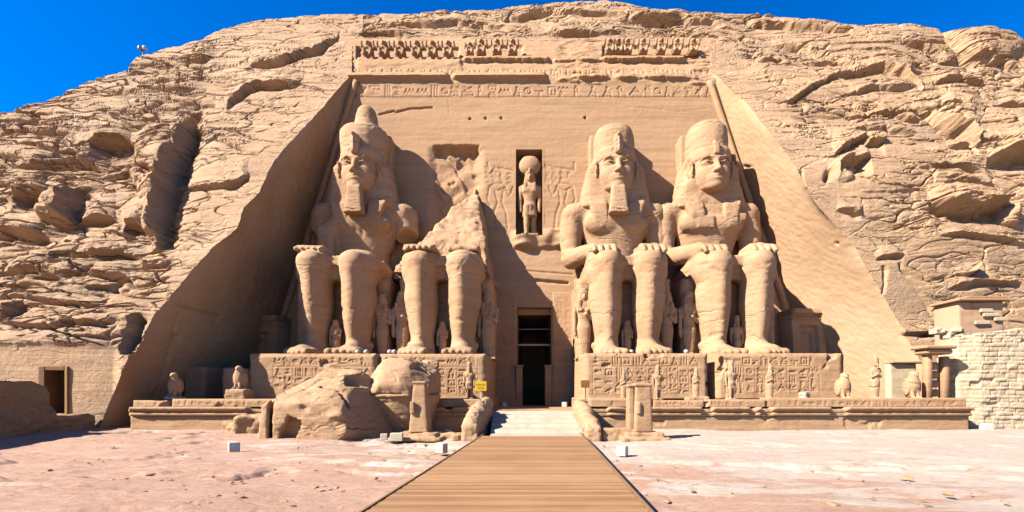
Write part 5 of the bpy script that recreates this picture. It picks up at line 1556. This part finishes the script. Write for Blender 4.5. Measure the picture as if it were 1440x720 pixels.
dup(q0, at_st(2, 3.05, -4.5), 'queen figure right of the right leg of the bearded colossus beside the doorway', .95)
dup(q0, at_st(3, -3.1, -4.5), 'queen figure left of the left leg of the rightmost colossus', .95)
p0 = standing('prince_statue', 'small figure standing between the feet of the colossus right of the doorway', 'statue', GP, 'queen', 2.75, at_st(2, .05, -5.0))
dup(p0, at_st(0, .0, -5.4), 'small figure standing between the feet of the leftmost colossus', 1.0)
dup(p0, at_st(1, .0, -5.2), 'small figure standing between the feet of the shattered colossus', .97)
p1 = standing('prince_statue', 'small crowned figure standing between the feet of the rightmost colossus', 'statue', GP, 'king', 2.9, at_st(3, .1, -5.2))
a = fac(744, 333)
standing('sun_god_statue', 'sun god figure with a large sun disc, standing in the niche above the doorway', 'statue', None, 'god', 5.95, (fac(745, 300)[0], a[1] + .75, a[2] + .15))
# row along the terrace
GT = 'small statues along the terrace'
def on_terrace(px, Y): return ((px - CX) / FPX * Y, Y, TZ - .02)
def tz(px, Y, py): x, y, z = px2(px, py, Y); return (x, y, TZ - .02)
k0 = standing('king_statue', 'small dark-sided king figure on the right terrace, nearest the stair', 'statue', GT, 'mummy', 1.45, tz(877, 23.75, 560))
k1 = standing('king_statue', 'slender king figure against the pedestal right of the doorway, between two shorter statues', 'statue', GT, 'king', 1.8, tz(925, 23.9, 560))
dup(k0, tz(979, 24.2, 560), 'stocky mummy-shaped figure on a block in front of the gap between the two right pedestals', 1.12)
dup(k1, tz(1028, 23.9, 560), 'slender king figure at the left end of the rightmost pedestal', 1.12)
dup(k0, tz(1083, 23.8, 560), 'crowned figure in front of the middle of the rightmost pedestal', 1.2)
dup(k1, tz(660, 25.4, 560), 'slender king figure beside the yellow sign, left of the doorway', 1.15)
falcon('falcon statue on the right terrace, just past the rightmost pedestal', 1.5, tz(1186, 24.2, 556), GT)
standing('king_statue', 'tall slim crowned figure on the right terrace between two falcons', 'statue', GT, 'mummy', 2.25, tz(1231, 24.4, 556))
falcon('falcon statue at the right end of the terrace, beside the little porch', 1.6, tz(1283, 24.2, 557), GT)
x, y, z = px2(246, 565, 24.0); falcon('falcon statue on a low slab of the left terrace, left of the other falcon', 1.35, (x, y, TZ + .12), GT)
x, y, z = px2(337, 562, 23.9); falcon('falcon statue on a square block, close to the fallen rocks', 1.3, (x, y, TZ + .55), GT)
def rough_block(name, label, cat, c, s_, mat, rz=0.0, rough=.06, seed=0, group=None, planes=None):
    h = max(min(s_) / 14, .035)
    F = Field((-s_[0] * .75, -s_[1] * .75, -s_[2] * .75), (s_[0] * .75, s_[1] * .75, s_[2] * .75), h)
    ca, sa = math.cos(rz), math.sin(rz)
    F.box((0, 0, 0), (s_[0] / 2, s_[1] / 2, s_[2] / 2), r=.12 * min(s_), k=.02, rot=[[ca, -sa, 0], [sa, ca, 0], [0, 0, 1]])
    F.noise(rough, max(s_) / 2.2, 4, seed)
    V_, Q_ = F.build()
    V_ = weather(V_, Q_, rough * .5, .3, rough * .4, seed)
    o = mesh(name, V_ + np.array(c, F32), Q_, mat, loc=(c[0], c[1], c[2] - s_[2] / 2))
    return tag(o, label, cat, group)
GB = 'loose stone blocks on the terraces'
x, y, z = px2(337, 575, 23.7)
rough_block('stone_block', 'square block carrying the falcon beside the fallen rocks', 'block', (x, y, TZ + .18), (1.05, .95, .72), M_PINK, .1, .05, 3, GB)
x, y, z = px2(979, 570, 23.8); rough_block('stone_block', 'rounded low block under the stocky figure on the right terrace', 'block', (x, 23.75, TZ - .1), (1.2, .7, .45), M_PINK, 0, .06, 4, GB)
x, y, z = px2(1131, 555, 24.2); rough_block('stone_block', 'pale broken stump of a statue on the right terrace', 'block', (x, 24.2, TZ + .18), (.45, .4, .45), M_PALE, .5, .08, 5, GB)
# walls of the little chambers at the back of the left terrace
for k, (pa, pb, pt, Y, lab) in enumerate(((257, 287, 516, 27.5, 'low wall stub left of the dark gap at the back of the left terrace'), (311, 343, 518, 26.6, 'low wall stub right of the dark gap, beside the leftmost pedestal'))):
    a = px2(pa, pt, Y); b = px2(pb, pt, Y)
    rough_block('wall_stub', lab, 'wall', ((a[0] + b[0]) / 2, Y + 1.0, (TZ + a[2]) / 2), (b[0] - a[0], 2.0, a[2] - TZ + .1), M_PINK, 0, .06, 8 + k, 'wall stubs on the left terrace')

# baboons
def baboon():
    t = thing('baboon_statue', 'carved squatting baboon with raised paws', 'statue', (0, 0, 0), 'frieze of baboons above the cornice')
    F = Field((-.62, -.6, -.05), (.62, .55, 1.65), .045)
    F.loft([0.0, .3, .7, 1.0, 1.15], 0, [.05, .05, .05, .05, .05], [.36, .38, .33, .30, .2], [.3, .32, .28, .26, .2], n=2.3, k=.06)
    F.ell((0, -.08, 1.28), (.24, .27, .24), k=.06); F.ell((0, -.33, 1.22), (.12, .16, .11), k=.05)
    for sx in (-1, 1):
        F.cap((.24 * sx, -.1, .15), (.27 * sx, -.36, .55), .13, .12, k=.05); F.cap((.27 * sx, -.36, .55), (.22 * sx, -.42, .06), .11, .1, k=.03)
        F.cap((.3 * sx, -.02, .98), (.46 * sx, -.22, .8), .11, .1, k=.05); F.cap((.46 * sx, -.22, .8), (.42 * sx, -.36, 1.16), .095, .085, k=.03)
        F.ell((.42 * sx, -.38, 1.22), (.09, .06, .12), k=.03)
    V_, Q_ = F.build()
    mesh('body', weather(V_, Q_, .025, .3, .012, 4), Q_, M_FACADE, t)
    return t
zl_ = EYE + 0
def bab_pos(px, py, dy=-.05):
    z = ez(py); Y = float(ent_Y(np.array(z))) + dy
    return ((px - CX) / FPX * Y, Y, z)
bab = None
def put_bab(px, py, lab, sc):
    global bab
    if bab is None:
        bab = baboon(); bab.location = bab_pos(px, py); bab.scale = (sc * 1.3, sc * 1.3, sc * 1.05); bab['label'] = lab
    else:
        dup(bab, bab_pos(px, py), lab, (sc * 1.3, sc * 1.3, sc * 1.05))
six = (519, 541, 564, 587, 609, 631)
nm = ('leftmost', 'second from the left', 'third from the left', 'fourth from the left', 'fifth from the left', 'rightmost')
for px, n_ in zip(six, nm): put_bab(px, 84, 'carved squatting baboon, %s of the six in the long sunken panel' % n_, 1.0)
for px, n_ in zip((661, 677, 699, 721), ('worn stump leftmost', 'second', 'third', 'rightmost')): put_bab(px, 79.5, 'weathered baboon, %s of the four above the middle cornice ledge' % n_, .92 if px > 665 else .75)
for px, n_ in zip((857, 869, 882, 904, 929, 951, 974), ('first', 'second', 'third', 'fourth', 'fifth', 'sixth', 'last')): put_bab(px, 77.5, 'broken baboon, %s from the left of the seven above the right cornice ledge' % n_, .88)

# ================================================================== fallen pieces of the shattered colossus
def rotz(a):
    c, s_ = math.cos(a), math.sin(a); return [[c, -s_, 0], [s_, c, 0], [0, 0, 1]]
def roty(a):
    c, s_ = math.cos(a), math.sin(a); return [[c, 0, s_], [0, 1, 0], [-s_, 0, c]]
def fallen(name, label, loc, F, seed, amp=.06, pits=.08, strata=.03):
    V_, Q_ = F.build()
    V_ = weather(V_, Q_, amp, .8, strata, seed, pits=pits)
    o = mesh(name, V_ + np.array(loc, F32), Q_, M_BROKEN, loc=loc)
    return tag(o, label, 'fallen stone', 'fallen pieces of the shattered colossus')
# the torso: a long slab with two flat carved fingers of stone at its left end and a dark notch
loc = px2(440, 612, 19.6); loc = (px2(444, 612, 19.4)[0], 20.3, -.05)
F = Field((-3.4, -2.6, -.3), (3.6, 3.4, 4.2), .075)
F.planes((0, 0, 0), [((0, -1, .06), 1.5), ((-1, -.12, .10), 2.45), ((.88, -.35, .32), 2.15), ((.62, -.5, -.6), 1.55), ((-.06, -.58, .81), 2.22), ((.12, .5, .85), 3.3), ((0, 1, 0), 2.2), ((-.55, -.2, .8), 2.75), ((.35, -.62, .7), 2.35)], r=.06, k=.04, ext=6)
F.planes((.9, 1.4, 1.9), [((-.4, -.3, .87), 1.0), ((.9, -.2, .3), 1.0), ((0, -1, .3), 1.1), ((-1, 0, .3), 1.8), ((0, 1, 0), 1.2), ((.3, .2, .9), 1.0)], r=.1, k=.06, ext=4)
F.box((-1.72, -1.5, 1.0), (.10, .9, 1.9), r=.03, k=.03, mode='s', rot=rotz(.30))
F.box((-.85, -1.6, .45), (.34, .62, .62), r=.04, k=.03, mode='s', rot=roty(.35))
F.ell((1.15, -1.4, 1.1), (.36, .2, .2), k=.1)
F.box((.6, -.6, 1.9), (1.8, .05, .5), r=.02, k=.03, mode='s', rot=rotz(-.35))
F.box((1.9, -.2, 2.7), (.8, .9, .28), r=.05, k=.04, mode='s', rot=rotz(.4)); F.box((-.6, .3, 3.05), (.9, .6, .22), r=.05, k=.04, mode='s', rot=rotz(-.3))
F.noise(.035, 1.3, 4, 3, (1.6, 1.6, .5)); F.noise(.03, .3, 3, 4, (1.5, 1.5, .5))
F.floor(-.2)
fallen('fallen_slab', 'long fallen stone slab with flat carved ends and a dark notch', loc, F, 13, .03, .10, .035)
# the head and crown, lying upside down: a rough broken dome above a smooth tapering crown
loc = (px2(556, 612, 21.6)[0], 22.6, -.1)
F = Field((-2.6, -2.6, -.2), (2.9, 2.6, 4.6), .075)
F.loft([-.1, .5, 1.2, 1.9, 2.05], [.35, .3, .2, .1, .1], 0, [.95, 1.22, 1.58, 1.86, 1.9], [1.0, 1.25, 1.5, 1.7, 1.75], n=2.2, k=.05, cap=.05)
F.loft([1.98, 2.12], .1, 0, 1.93, 1.83, n=2.2, k=.04, cap=.05)
G = Field((-2.6, -2.6, -.2), (2.9, 2.6, 4.6), .075)
G.planes((.05, 0, 2.25), [((-.7, -.3, .5), 1.75), ((.55, -.1, .8), 1.75), ((0, -.75, .55), 1.75), ((0, 0, 1), 1.75), ((1, 0, .05), 1.75), ((-1, 0, .1), 1.75), ((0, 1, .2), 1.7), ((0, -1, -.1), 1.75), ((0, 0, -1), .12), ((.5, -.7, .35), 1.75), ((-.5, -.75, .4), 1.8), ((-.3, .2, .95), 1.68)], r=.12, k=.05, ext=4)
G.noise(.12, 1.5, 4, 7, (1.2, 1.2, .8)); G.noise(.05, .4, 3, 8, (1.3, 1.3, .6))
G.box((1.5, -1.1, 3.6), (.6, .8, .4), r=.05, k=.05, mode='s', rot=roty(.3))
F.f = np.minimum(F.f, G.f)
fallen('fallen_boulder', 'great fallen head piece, a rough dome over a smooth round crown, lying upside down', loc, F, 23, .05, .06, .03)
rough_block('fallen_rock', 'angular boulder leaning between the long fallen slab and the left terrace', 'rock', (px2(350, 600, 21.5)[0], 22.0, .45), (1.7, 1.3, .95), M_PINK, .4, .16, 31, 'fallen rocks below the terrace')
rough_block('fallen_rock', 'small rock wedged under the left terrace cornice, left of the bigger boulder', 'rock', (px2(322, 600, 21.8)[0], 22.35, .3), (.9, .8, .6), M_PINK, -.3, .12, 32, 'fallen rocks below the terrace')
rough_block('fallen_rock', 'low broken slab lying behind the fallen head piece and the left stele', 'rock', (px2(600, 520, 24.5)[0], 25.2, 3.2), (.9, 1.8, 1.5), M_STATUE, .5, .2, 33, 'fallen rocks below the terrace')

# ================================================================== steles either side of the boardwalk
def stele(label, x, y, w, h, base, taper, seed, wing=None):
    t = thing('stone_pillar', label, 'pillar', (x, y, 0), 'pillars at the end of the boardwalk')
    F = Field((-w, -w, base - .05), (w, w, base + h + .2), .04)
    F.loft([base, base + h * .97], 0, 0, [w * .5, w * taper], [w * .5, w * taper], n=9, k=.02, cap=.02)
    F.box((0, 0, base + h), (w * (taper + .05), w * (taper + .05), .06), r=.02, k=.02)
    F.box((-w * .28, -w * .5, base + h * .5), (w * .11, .07, h * .12), r=.02, k=.04)
    part_sdf('shaft', F, t, M_PINK, (.015, .4, .012, seed))
    F = Field((-2.0, -1.3, -.3), (2.0, 1.3, base + .35), .05)
    F.box((0, 0, base * .25), (w * 1.25, w * 1.2, base * .3), r=.05, k=.03); F.box((0, 0, base * .72), (w * .95, w * .95, base * .3), r=.05, k=.03)
    if wing: F.box(wing[0], wing[1], r=.08, k=.1)
    F.noise(.10, .8, 4, seed)
    V_, Q_ = F.build()
    mesh('stepped_base', weather(V_, Q_, .03, .3, .02, seed) + np.array(origin(t), F32), Q_, M_PINK, t)
    return t
x = px2(590, 610, 19.2); stele('tall square stone pillar in front of the fallen head piece, left of the boardwalk', x[0], 19.4, .90, 2.25, .30, .30, 3, wing=((1.0, .1, .08), (.9, .35, .2)))
x = px2(905, 612, 18.0); t = stele('square stone pillar on a stepped base right of the boardwalk', x[0], 18.3, .80, 2.0, .42, .42, 5, wing=((-1.0, .1, .25), (.75, .4, .32)))
# a second thinner slab stands against the right one
x, y, z = origin(t)
F = Field((-.75, -.4, .3), (-.2, .6, 2.6), .04); F.box((-.48, .12, 1.4), (.12, .3, 1.0), r=.03, k=.02); F.box((-.46, .1, 2.38), (.2, .34, .05), r=.02, k=.02)
part_sdf('side_slab', F, t, M_PINK, (.012, .4, .01, 6))

# rough ramps of rock that flank the steps
def ramp(label, pts, w, seed):
    c = np.mean(np.array(pts), 0)
    F = Field((pts[:, 0].min() - 1.0, pts[:, 1].min() - 1.0, -.3), (pts[:, 0].max() + 1.0, pts[:, 1].max() + 1.0, pts[:, 2].max() + .8), .06)
    for a, b in zip(pts[:-1], pts[1:]):
        F.cap(a, b, w, w * .95, k=.15)
        for q in np.linspace(0, 1, 5):
            p = np.array(a) * (1 - q) + np.array(b) * q
            F.box((p[0], p[1], p[2] / 2 - .1), (w * .92, .55, p[2] / 2 + .12), r=.12, k=.12)
    F.noise(.11, .9, 4, seed)
    V_, Q_ = F.build()
    o = mesh('stair_parapet', weather(V_, Q_, .05, .35, .04, seed), Q_, M_STATUE, loc=(c[0], c[1], 0))
    return tag(o, label, 'parapet', 'rough parapets of the steps')
ramp('rough stone parapet left of the steps, below the yellow sign', np.array([px2(664, 596, 18.6), px2(672, 578, 20.5), px2(684, 568, 23.5)]), .38, 3)
ramp('rough stone parapet right of the steps, running down to the boardwalk', np.array([px2(832, 600, 18.4), px2(824, 582, 20.6), px2(815, 570, 23.5)]), .36, 4)
rough_block('foot_stone', 'dark-sided flat stone at the foot of the left stair parapet', 'stone', (px2(650, 612, 18.6)[0], 18.7, .12), (.9, .7, .3), M_PINK, .2, .08, 41)

# ================================================================== left: mud-brick wall and the chapel door
def strip_wall(name, label, top, bot, th, mat, group=None, res=.07, rough=.12, seed=0, bricks=None):
    """wall following ground points bot (x,y) with top heights, thickness th behind"""
    bot = np.array(bot, float); top = np.array(top, float)
    seg = np.r_[0, np.cumsum(np.hypot(*(bot[1:] - bot[:-1]).T))]
    n = int(seg[-1] / res) + 2; u = np.linspace(0, seg[-1], n)
    bx, by, tz_ = np.interp(u, seg, bot[:, 0]), np.interp(u, seg, bot[:, 1]), np.interp(u, top[:, 0] * seg[-1], top[:, 1])
    dx, dy = np.gradient(bx), np.gradient(by); L = np.hypot(dx, dy); nx_, ny_ = dy / L, -dx / L
    tz_ = tz_ + .10 * fbm(u / .8, u * 0, u * 0, 4, seed) + .05 * np.floor(3 * pn(u / .5, u * 0, u * 0, seed + 1))
    m = int(tz_.max() / res) + 3
    w = np.linspace(0, 1, m)[:, None]
    Z_ = -.2 + (tz_ + .2)[None] * w
    d = rough * (fbm(u[None] / .7, Z_ / .45, Z_ * 0, 4, seed + 2))
    if bricks:
        bw_, bh_ = bricks
        rh = np.cumsum(np.r_[-.4, bh_ * (0.65 + 0.7 * hsh(np.arange(60), np.arange(60) * 0, seed))])
        zw = Z_ + .05 * fbm(u[None] / 1.4, Z_ * 0, Z_ * 0, 2, seed + 8) + .02 * pn(u[None] / .4, Z_ / .4, Z_ * 0, seed + 9)
        row = np.searchsorted(rh, zw) - 1.0; ri = row.astype(int)
        fz = (zw - rh[ri]) / (rh[ri + 1] - rh[ri])
        uw = (u[None] + .35 * pn(u[None] / 1.1 + 13.7 * row, row * 3.3, row * 0, seed + 7)) / (bw_ * (0.75 + 0.6 * hsh(row, row * 0 + 5, seed))) + 7 * hsh(row, row * 0, seed)
        k = np.floor(uw); fu = uw - k
        e = np.minimum(np.minimum(fu, 1 - fu) * bw_, np.minimum(fz, 1 - fz) * bh_)
        d = d + (hsh(row, k, seed) - .5) * .06 - .06 * np.exp(-(e / .022) ** 2) * (.4 + .6 * hsh(row, k, seed + 3)) - .12 * (hsh(row, k, seed + 5) > .94)
    Fr = np.stack([bx[None] + nx_[None] * d, by[None] + ny_[None] * d, Z_ + 0 * d], -1)
    Tp = np.stack([bx - nx_ * th, by - ny_ * th, tz_ - .05 * np.abs(fbm(u / .5, u * 0, u * 0, 3, seed))], -1)[None]
    mid_ = np.stack([bx - nx_ * th * .5, by - ny_ * th * .5, tz_ + .06 * fbm(u / .4, u * 0 + 3, u * 0, 3, seed)], -1)[None]
    Bk = Tp.copy(); Bk[..., 2] = -.2
    Gv = np.concatenate([Fr, mid_, Tp, Bk])
    nr_ = Gv.shape[0]
    Q_ = grid_faces(nr_, n)
    capL = np.arange(nr_) * n; 
    ends = []
    for col in (0, n - 1):
        idx = np.arange(nr_) * n + col
        for i in range(1, m - 1):
            q = [idx[i - 1], idx[i], idx[nr_ - 2] if i == m - 2 else idx[nr_ - 1], idx[nr_ - 1]]
        cpt = [idx[0], idx[m - 1], idx[nr_ - 2], idx[nr_ - 1]]
        ends.append(cpt if col == 0 else cpt[::-1])
    return mesh(name, Gv.reshape(-1, 3), np.concatenate([Q_, np.array(ends)]), mat, loc=(float(bx.mean()), float(by.mean()), 0))
w0 = strip_wall('mud_brick_wall', '', [(0, 2.7), (.69, 2.6), (.73, 2.4), (.775, 1.0), (1, .9)], [(-22.6, 11.0), (-22.0, 16.5), (-22.6, 19.5), (-23.6, 23.1)], .8, M_MUD, seed=3, rough=.24)
tag(w0, 'dark rough mud-brick wall at the left edge, high end then stepping down low', 'wall')
chapel = thing('chapel_door', 'brown timber doorway with a half-open door in the smooth rock at far left', 'door', (px2(77, 580, 23.2)[0], 23.2, 1.0))
ca, cb = px2(58, 581, 23.2), px2(96, 517, 23.2)
x0c, x1c, z0c, z1c = ca[0] - .05, cb[0] + .05, ca[2] - .1, cb[2] + .06
mesh('frame_post', *box((x0c + .16, 23.45, (z0c + z1c) / 2), (.34, .7, z1c - z0c), bev=.02), M_DARKWOOD, chapel, smooth=False)
mesh('frame_post', *box((x1c - .08, 23.45, (z0c + z1c) / 2), (.16, .7, z1c - z0c), bev=.02), M_DOOR, chapel, smooth=False)
mesh('lintel', *box(((x0c + x1c) / 2 + .08, 23.45, z1c - .1), (x1c - x0c - .52, .68, .22), bev=.02), M_DARKWOOD, chapel, smooth=False)
mesh('door_leaf', *box((x1c - .36, 23.55, (z0c + z1c) / 2 - .3), (.5, .06, z1c - z0c - .75), rz=-.75, bev=.01), M_DOOR, chapel, smooth=False)
mesh('door_leaf', *box((x1c - .62, 24.0, (z0c + z1c) / 2), (.10, .7, z1c - z0c - .3), rz=-.1, bev=.01), M_DOOR, chapel, smooth=False)
v_ = [(x0c, 23.3, z0c), (x1c, 23.3, z0c), (x1c, 23.3, z1c), (x0c, 23.3, z1c), (x0c, 28, z0c), (x1c, 28, z0c), (x1c, 28, z1c), (x0c, 28, z1c)]
mesh('chamber', v_, [[0, 1, 5, 4], [1, 2, 6, 5], [2, 3, 7, 6], [3, 0, 4, 7], [4, 5, 6, 7]], M_FACADE, chapel, smooth=False)

# ================================================================== right: masonry wall, plastered tower, little porch
w1 = strip_wall('masonry_wall', '', [(0, 5.0), (.12, 5.5), (.3, 5.65), (.5, 5.9), (.75, 6.6), (1, 6.5)], [(24.3, 25.6), (24.6, 24.6), (25.6, 24.3), (29.0, 24.2), (34.0, 24.2)], .9, M_BRICK, seed=8, rough=.05, bricks=(.58, .23), res=.05)
tag(w1, 'cream wall of irregular stone blocks at the right edge', 'wall')
tw = thing('plastered_tower', 'pinkish plastered block tower with a flat cornice slab, behind the cream wall', 'tower', (px2(1383, 440, 26.2)[0], 26.4, 0))
a = px2(1350, 480, 26.0); b = px2(1413, 424, 26.0)
front_block('tower_body', tw, a[0], b[0], 4.6, b[2], 26.0, 1.6, M_PLASTER, lambda r_: None, rough=.03, edge=.06, seed=5)
P_ = [box(((a[0] + b[0]) / 2 - .05, 26.75, b[2] + .10), (b[0] - a[0] + .45, 2.0, .16), bev=.03), box(((a[0] + b[0]) / 2 + .1, 26.7, b[2] + .235), (b[0] - a[0] - .2, 1.8, .11), bev=.03)]
mesh('cornice_slab', *join(P_), M_PINK, tw, smooth=False)
P_ = [box((px2(p, q, 26.0)[0], 25.96, px2(p, q, 26.0)[2]), (w_b, .12, .24), bev=.04) for p, q, w_b in ((1386, 437, .8), (1392, 443, .95), (1405, 449, .7), (1380, 454, .9))]
for k, (v_, q_) in enumerate(P_):
    mesh('exposed_brick', v_, q_, M_BRICK, tw, smooth=False)
po = thing('porch', 'little stone porch with a pillar and cornice at the right end of the terrace', 'porch', (px2(1305, 556, 24.4)[0], 24.4, TZ))
xa = px2(1306, 556, 24.3)[0]
mesh('pillar', *box((xa, 24.4, TZ + 1.25), (.34, .4, 2.6), bev=.04, taper=.9), M_PINK, po)
mesh('pillar', *box((xa + 1.15, 24.6, TZ + 1.2), (.36, .4, 2.5), bev=.04, taper=.95), M_PINK, po)
mesh('cornice', *join([box((xa + .35, 24.4, TZ + 2.68), (1.5, .9, .3), bev=.08), box((xa + .3, 24.35, TZ + 2.92), (1.8, 1.1, .2), bev=.06)]), M_PINK, po, smooth=False)
for k in range(4): mesh('jamb_stone', *box((xa + .62, 24.75, TZ + .35 + .52 * k), (.5, .4, .44), rz=.1 * k, bev=.06), M_PINK, po)
sx_ = px2(1253, 556, 26.0)[0]; sx2 = px2(1290, 556, 26.0)[0]
sc_ = thing('screen_wall', 'smooth pale stone slab standing behind the last falcon on the right', 'wall', ((sx_ + sx2) / 2, 26.0, TZ))
front_block('slab', sc_, sx_, sx2, TZ - .05, TZ + 2.15, 26.0, .4, M_BRICK, lambda r_: None, rough=.02, edge=.05, seed=6)
mesh('coping', *box(((sx_ + sx2) / 2 + .5, 26.15, TZ + 2.22), (sx2 - sx_ + 1.1, .62, .12), bev=.03), M_PINK, sc_, smooth=False)
P_ = []
rr = random.Random(9)
for k in range(9):
    rough_block('rubble_stone', 'loose stone in the heap above the porch, beside the cream wall', 'stone', px2(1322 + rr.uniform(-10, 26), 470 + rr.uniform(-6, 4), 26.2), (rr.uniform(.3, .7), rr.uniform(.3, .5), rr.uniform(.25, .4)), M_BRICK, rr.uniform(0, 3), .07, 50 + k, 'rubble above the porch')

# ================================================================== floodlights, signs, lamp mast
def floodlight(label, c, w, rz, mat=None, wide=1.0, group='floodlight boxes on the ground'):
    t = thing('floodlight', label, 'floodlight', c, group)
    o = np.array(c)
    ca_, sa_ = math.cos(rz), math.sin(rz)
    mesh('housing', *[k if i else k + o for i, k in enumerate(box((0, 0, w * .5), (w * wide, w * .8, w), rz=rz, bev=w * .05))], mat or M_WHITE, t, smooth=False)
    dx, dy = sa_ * (-w * .41) * -1, ca_ * (w * .41)
    mesh('lamp_glass', *[k if i else k + o for i, k in enumerate(box((-sa_ * w * .405, ca_ * w * .405, w * .52), (w * wide * .84, .02, w * .78), rz=rz))], M_GLASS, t, smooth=False)
    return t
def gnd(px, py, z=0.0):
    Y = (EYE - z) * FPX / (py - CY); return ((px - CX) / FPX * Y, Y, z)
floodlight('white box floodlight standing alone on the open ground at left', gnd(329, 635, .02), .33, .75)
floodlight('small pale box floodlight beneath the fallen head piece', gnd(540, 619, .03), .28, .2, M_CREAM)
floodlight('wide cream box floodlight beside the left pillar base', gnd(558, 620, .03), .34, .1, M_CREAM, 1.5)
floodlight('cream box floodlight by the left edge of the boardwalk', gnd(621, 637, .02), .33, -.5, M_CREAM)
floodlight('small white floodlight in the shade by the left stair parapet', gnd(630, 613, .05), .30, .2)
floodlight('white box floodlight in front of the right pillar', gnd(875, 641, .02), .32, -.6)
floodlight('bright white box floodlight at the foot of the cream wall', gnd(1387, 607, .0), .46, -.2)
floodlight('small floodlight on the left of the landing before the door', (px2(709, 572, 33)[0], 33, DZ0), .38, .3)
floodlight('small floodlight on the right of the landing before the door', (px2(794, 571, 33)[0], 33, DZ0), .38, -.3)
def spot(px, i):
    lab = {503: 'right of the leftmost colossus, left one of a pair', 515: 'right of the leftmost colossus, right one of a pair', 548: 'left of the shattered colossus, farther from its foot', 554: 'left of the shattered colossus, nearer its foot', 965: 'between the two right colossi', 888: 'between the feet of the colossus right of the doorway', 803: 'at the doorway end of the right pedestals'}[px]
    x = px2(px, 497, 28.0)[0]
    t = thing('spotlight', 'tiny spotlight ' + lab, 'spotlight', (x, 28.0, PED), 'little spotlights on the pedestals')
    o = np.array([x, 28.0, PED])
    v_, q_ = tube([(0, -.10, .20), (0, .14, .26)], .13, 10); mesh('lamp_head', v_ + o, q_, M_WHITE, t)
    v_, q_ = tube([(0, 0, 0), (0, 0, .2)], .04, 6); mesh('bracket', v_ + o, q_, M_STEEL, t)
for px in (503, 515, 548, 554, 965, 888): spot(px, 0)
def sign(name, label, c, w, h, post, board, ink, rows, seed, postmat):
    t = thing(name, label, 'sign', (c[0], c[1], c[2] - h / 2 - post))
    mesh('board', *box(c, (w, .03, h), bev=.006), board, t, smooth=False)
    mesh('post', *box((c[0] + .02, c[1] + .05, c[2] - post / 2 - .02), (.06, .05, post + h * .9), bev=.01), postmat, t, smooth=False)
    rr = random.Random(seed); P = []
    for zr, hr, x0, x1 in rows:
        x = x0
        while x < x1 - .02:
            lw = rr.uniform(.035, .06) * w / .68
            # short upright strokes with a bar, the way small capitals read from far off
            P.append(box((c[0] + x + lw / 2, c[1] - .02, c[2] + zr), (lw * .35, .006, hr)))
            P.append(box((c[0] + x + lw * .75, c[1] - .02, c[2] + zr + rr.choice((-.4, 0, .4)) * hr), (lw * .5, .006, hr * .25)))
            x += lw * 1.55
    mesh('lettering', *join(P), ink, t, smooth=False)
    return t
c = px2(676, 543, 25.0)
sign('warning_sign', 'yellow sign board on a post left of the steps', c, .68, .56, .62, M_YELLOW, M_INK, [(.08, .11, -.26, .28), (-.12, .12, -.16, .18)], 3, M_CREAM)
c = px2(823, 540, 25.0)
sign('notice_sign', 'small brown sign board on a thin post right of the doorway', c, .50, .44, .62, M_BROWNSIGN, M_GOLD, [(.10, .09, -.18, .18), (-.02, .09, -.18, .16), (-.13, .07, -.12, .14)], 5, M_DARKWOOD)
# lamp mast on the skyline
Ym = float(base_Y(201.0, 80.0)) + .3
x, y, z = px2(201, 84, Ym)
t = thing('lamp_mast', 'tiny twin floodlight mast on the skyline at upper left', 'lamp mast', (x, y, z - .6))
mesh('pole', *tube([(x, y, z - .6), (x, y, z + .95)], .035, 8), M_STEEL, t)
for sx in (-1, 1):
    v_, q_ = box((x + sx * .22, y - .05, z + 1.05), (.30, .34, .34), rz=.4 * sx, bev=.05); mesh('lamp_head', v_, q_, M_WHITE if sx > 0 else M_STEEL, t)
mesh('cross_arm', *tube([(x - .24, y, z + .86), (x + .24, y, z + .86)], .025, 6), M_STEEL, t)
# scattered stones on the ground
rr = random.Random(21)
protos = []
for k in range(5):
    F = Field((-.5, -.5, -.35), (.5, .5, .4), .05)
    F.planes((0, 0, 0), [((rr.uniform(-1, 1), rr.uniform(-1, 1), rr.uniform(-.6, 1)), rr.uniform(.18, .34)) for _ in range(14)] + [((0, 0, -1), .1), ((0, 0, 1), .2)], r=.04, ext=1)
    V_, Q_ = F.build(); V_ = weather(V_, Q_, .02, .2, .01, k)
    protos.append((V_, Q_))
first = {}
for k in range(230):
    px = rr.uniform(10, 1430); py = rr.uniform(614, 716)
    if 470 - (py - 613) * 0 < px < 930 and py > 612: 
        a = 678 - (py - 613) * 1.56; b = 820 + (py - 613) * .88
        if a - 8 < px < b + 8: continue
    if px < 150 and py < 640: continue
    Y = EYE * FPX / (py - CY); x = (px - CX) / FPX * Y
    if abs(x) > 23: continue
    i = rr.randrange(5); sc = rr.uniform(.05, .20) * (1.9 if rr.random() < .12 else 1)
    if i not in first:
        o = mesh('stone', protos[i][0], protos[i][1], M_PINK); first[i] = o
    else:
        o = first[i].copy(); C.objects.link(o)
    o.location = (x, Y, .03); o.scale = (sc, sc * rr.uniform(.7, 1.1), sc * rr.uniform(.5, .9)); o.rotation_euler = (0, 0, rr.uniform(0, 6.28))
    tag(o, 'small loose stone lying on the open ground before the temple', 'stone', 'loose stones on the ground')
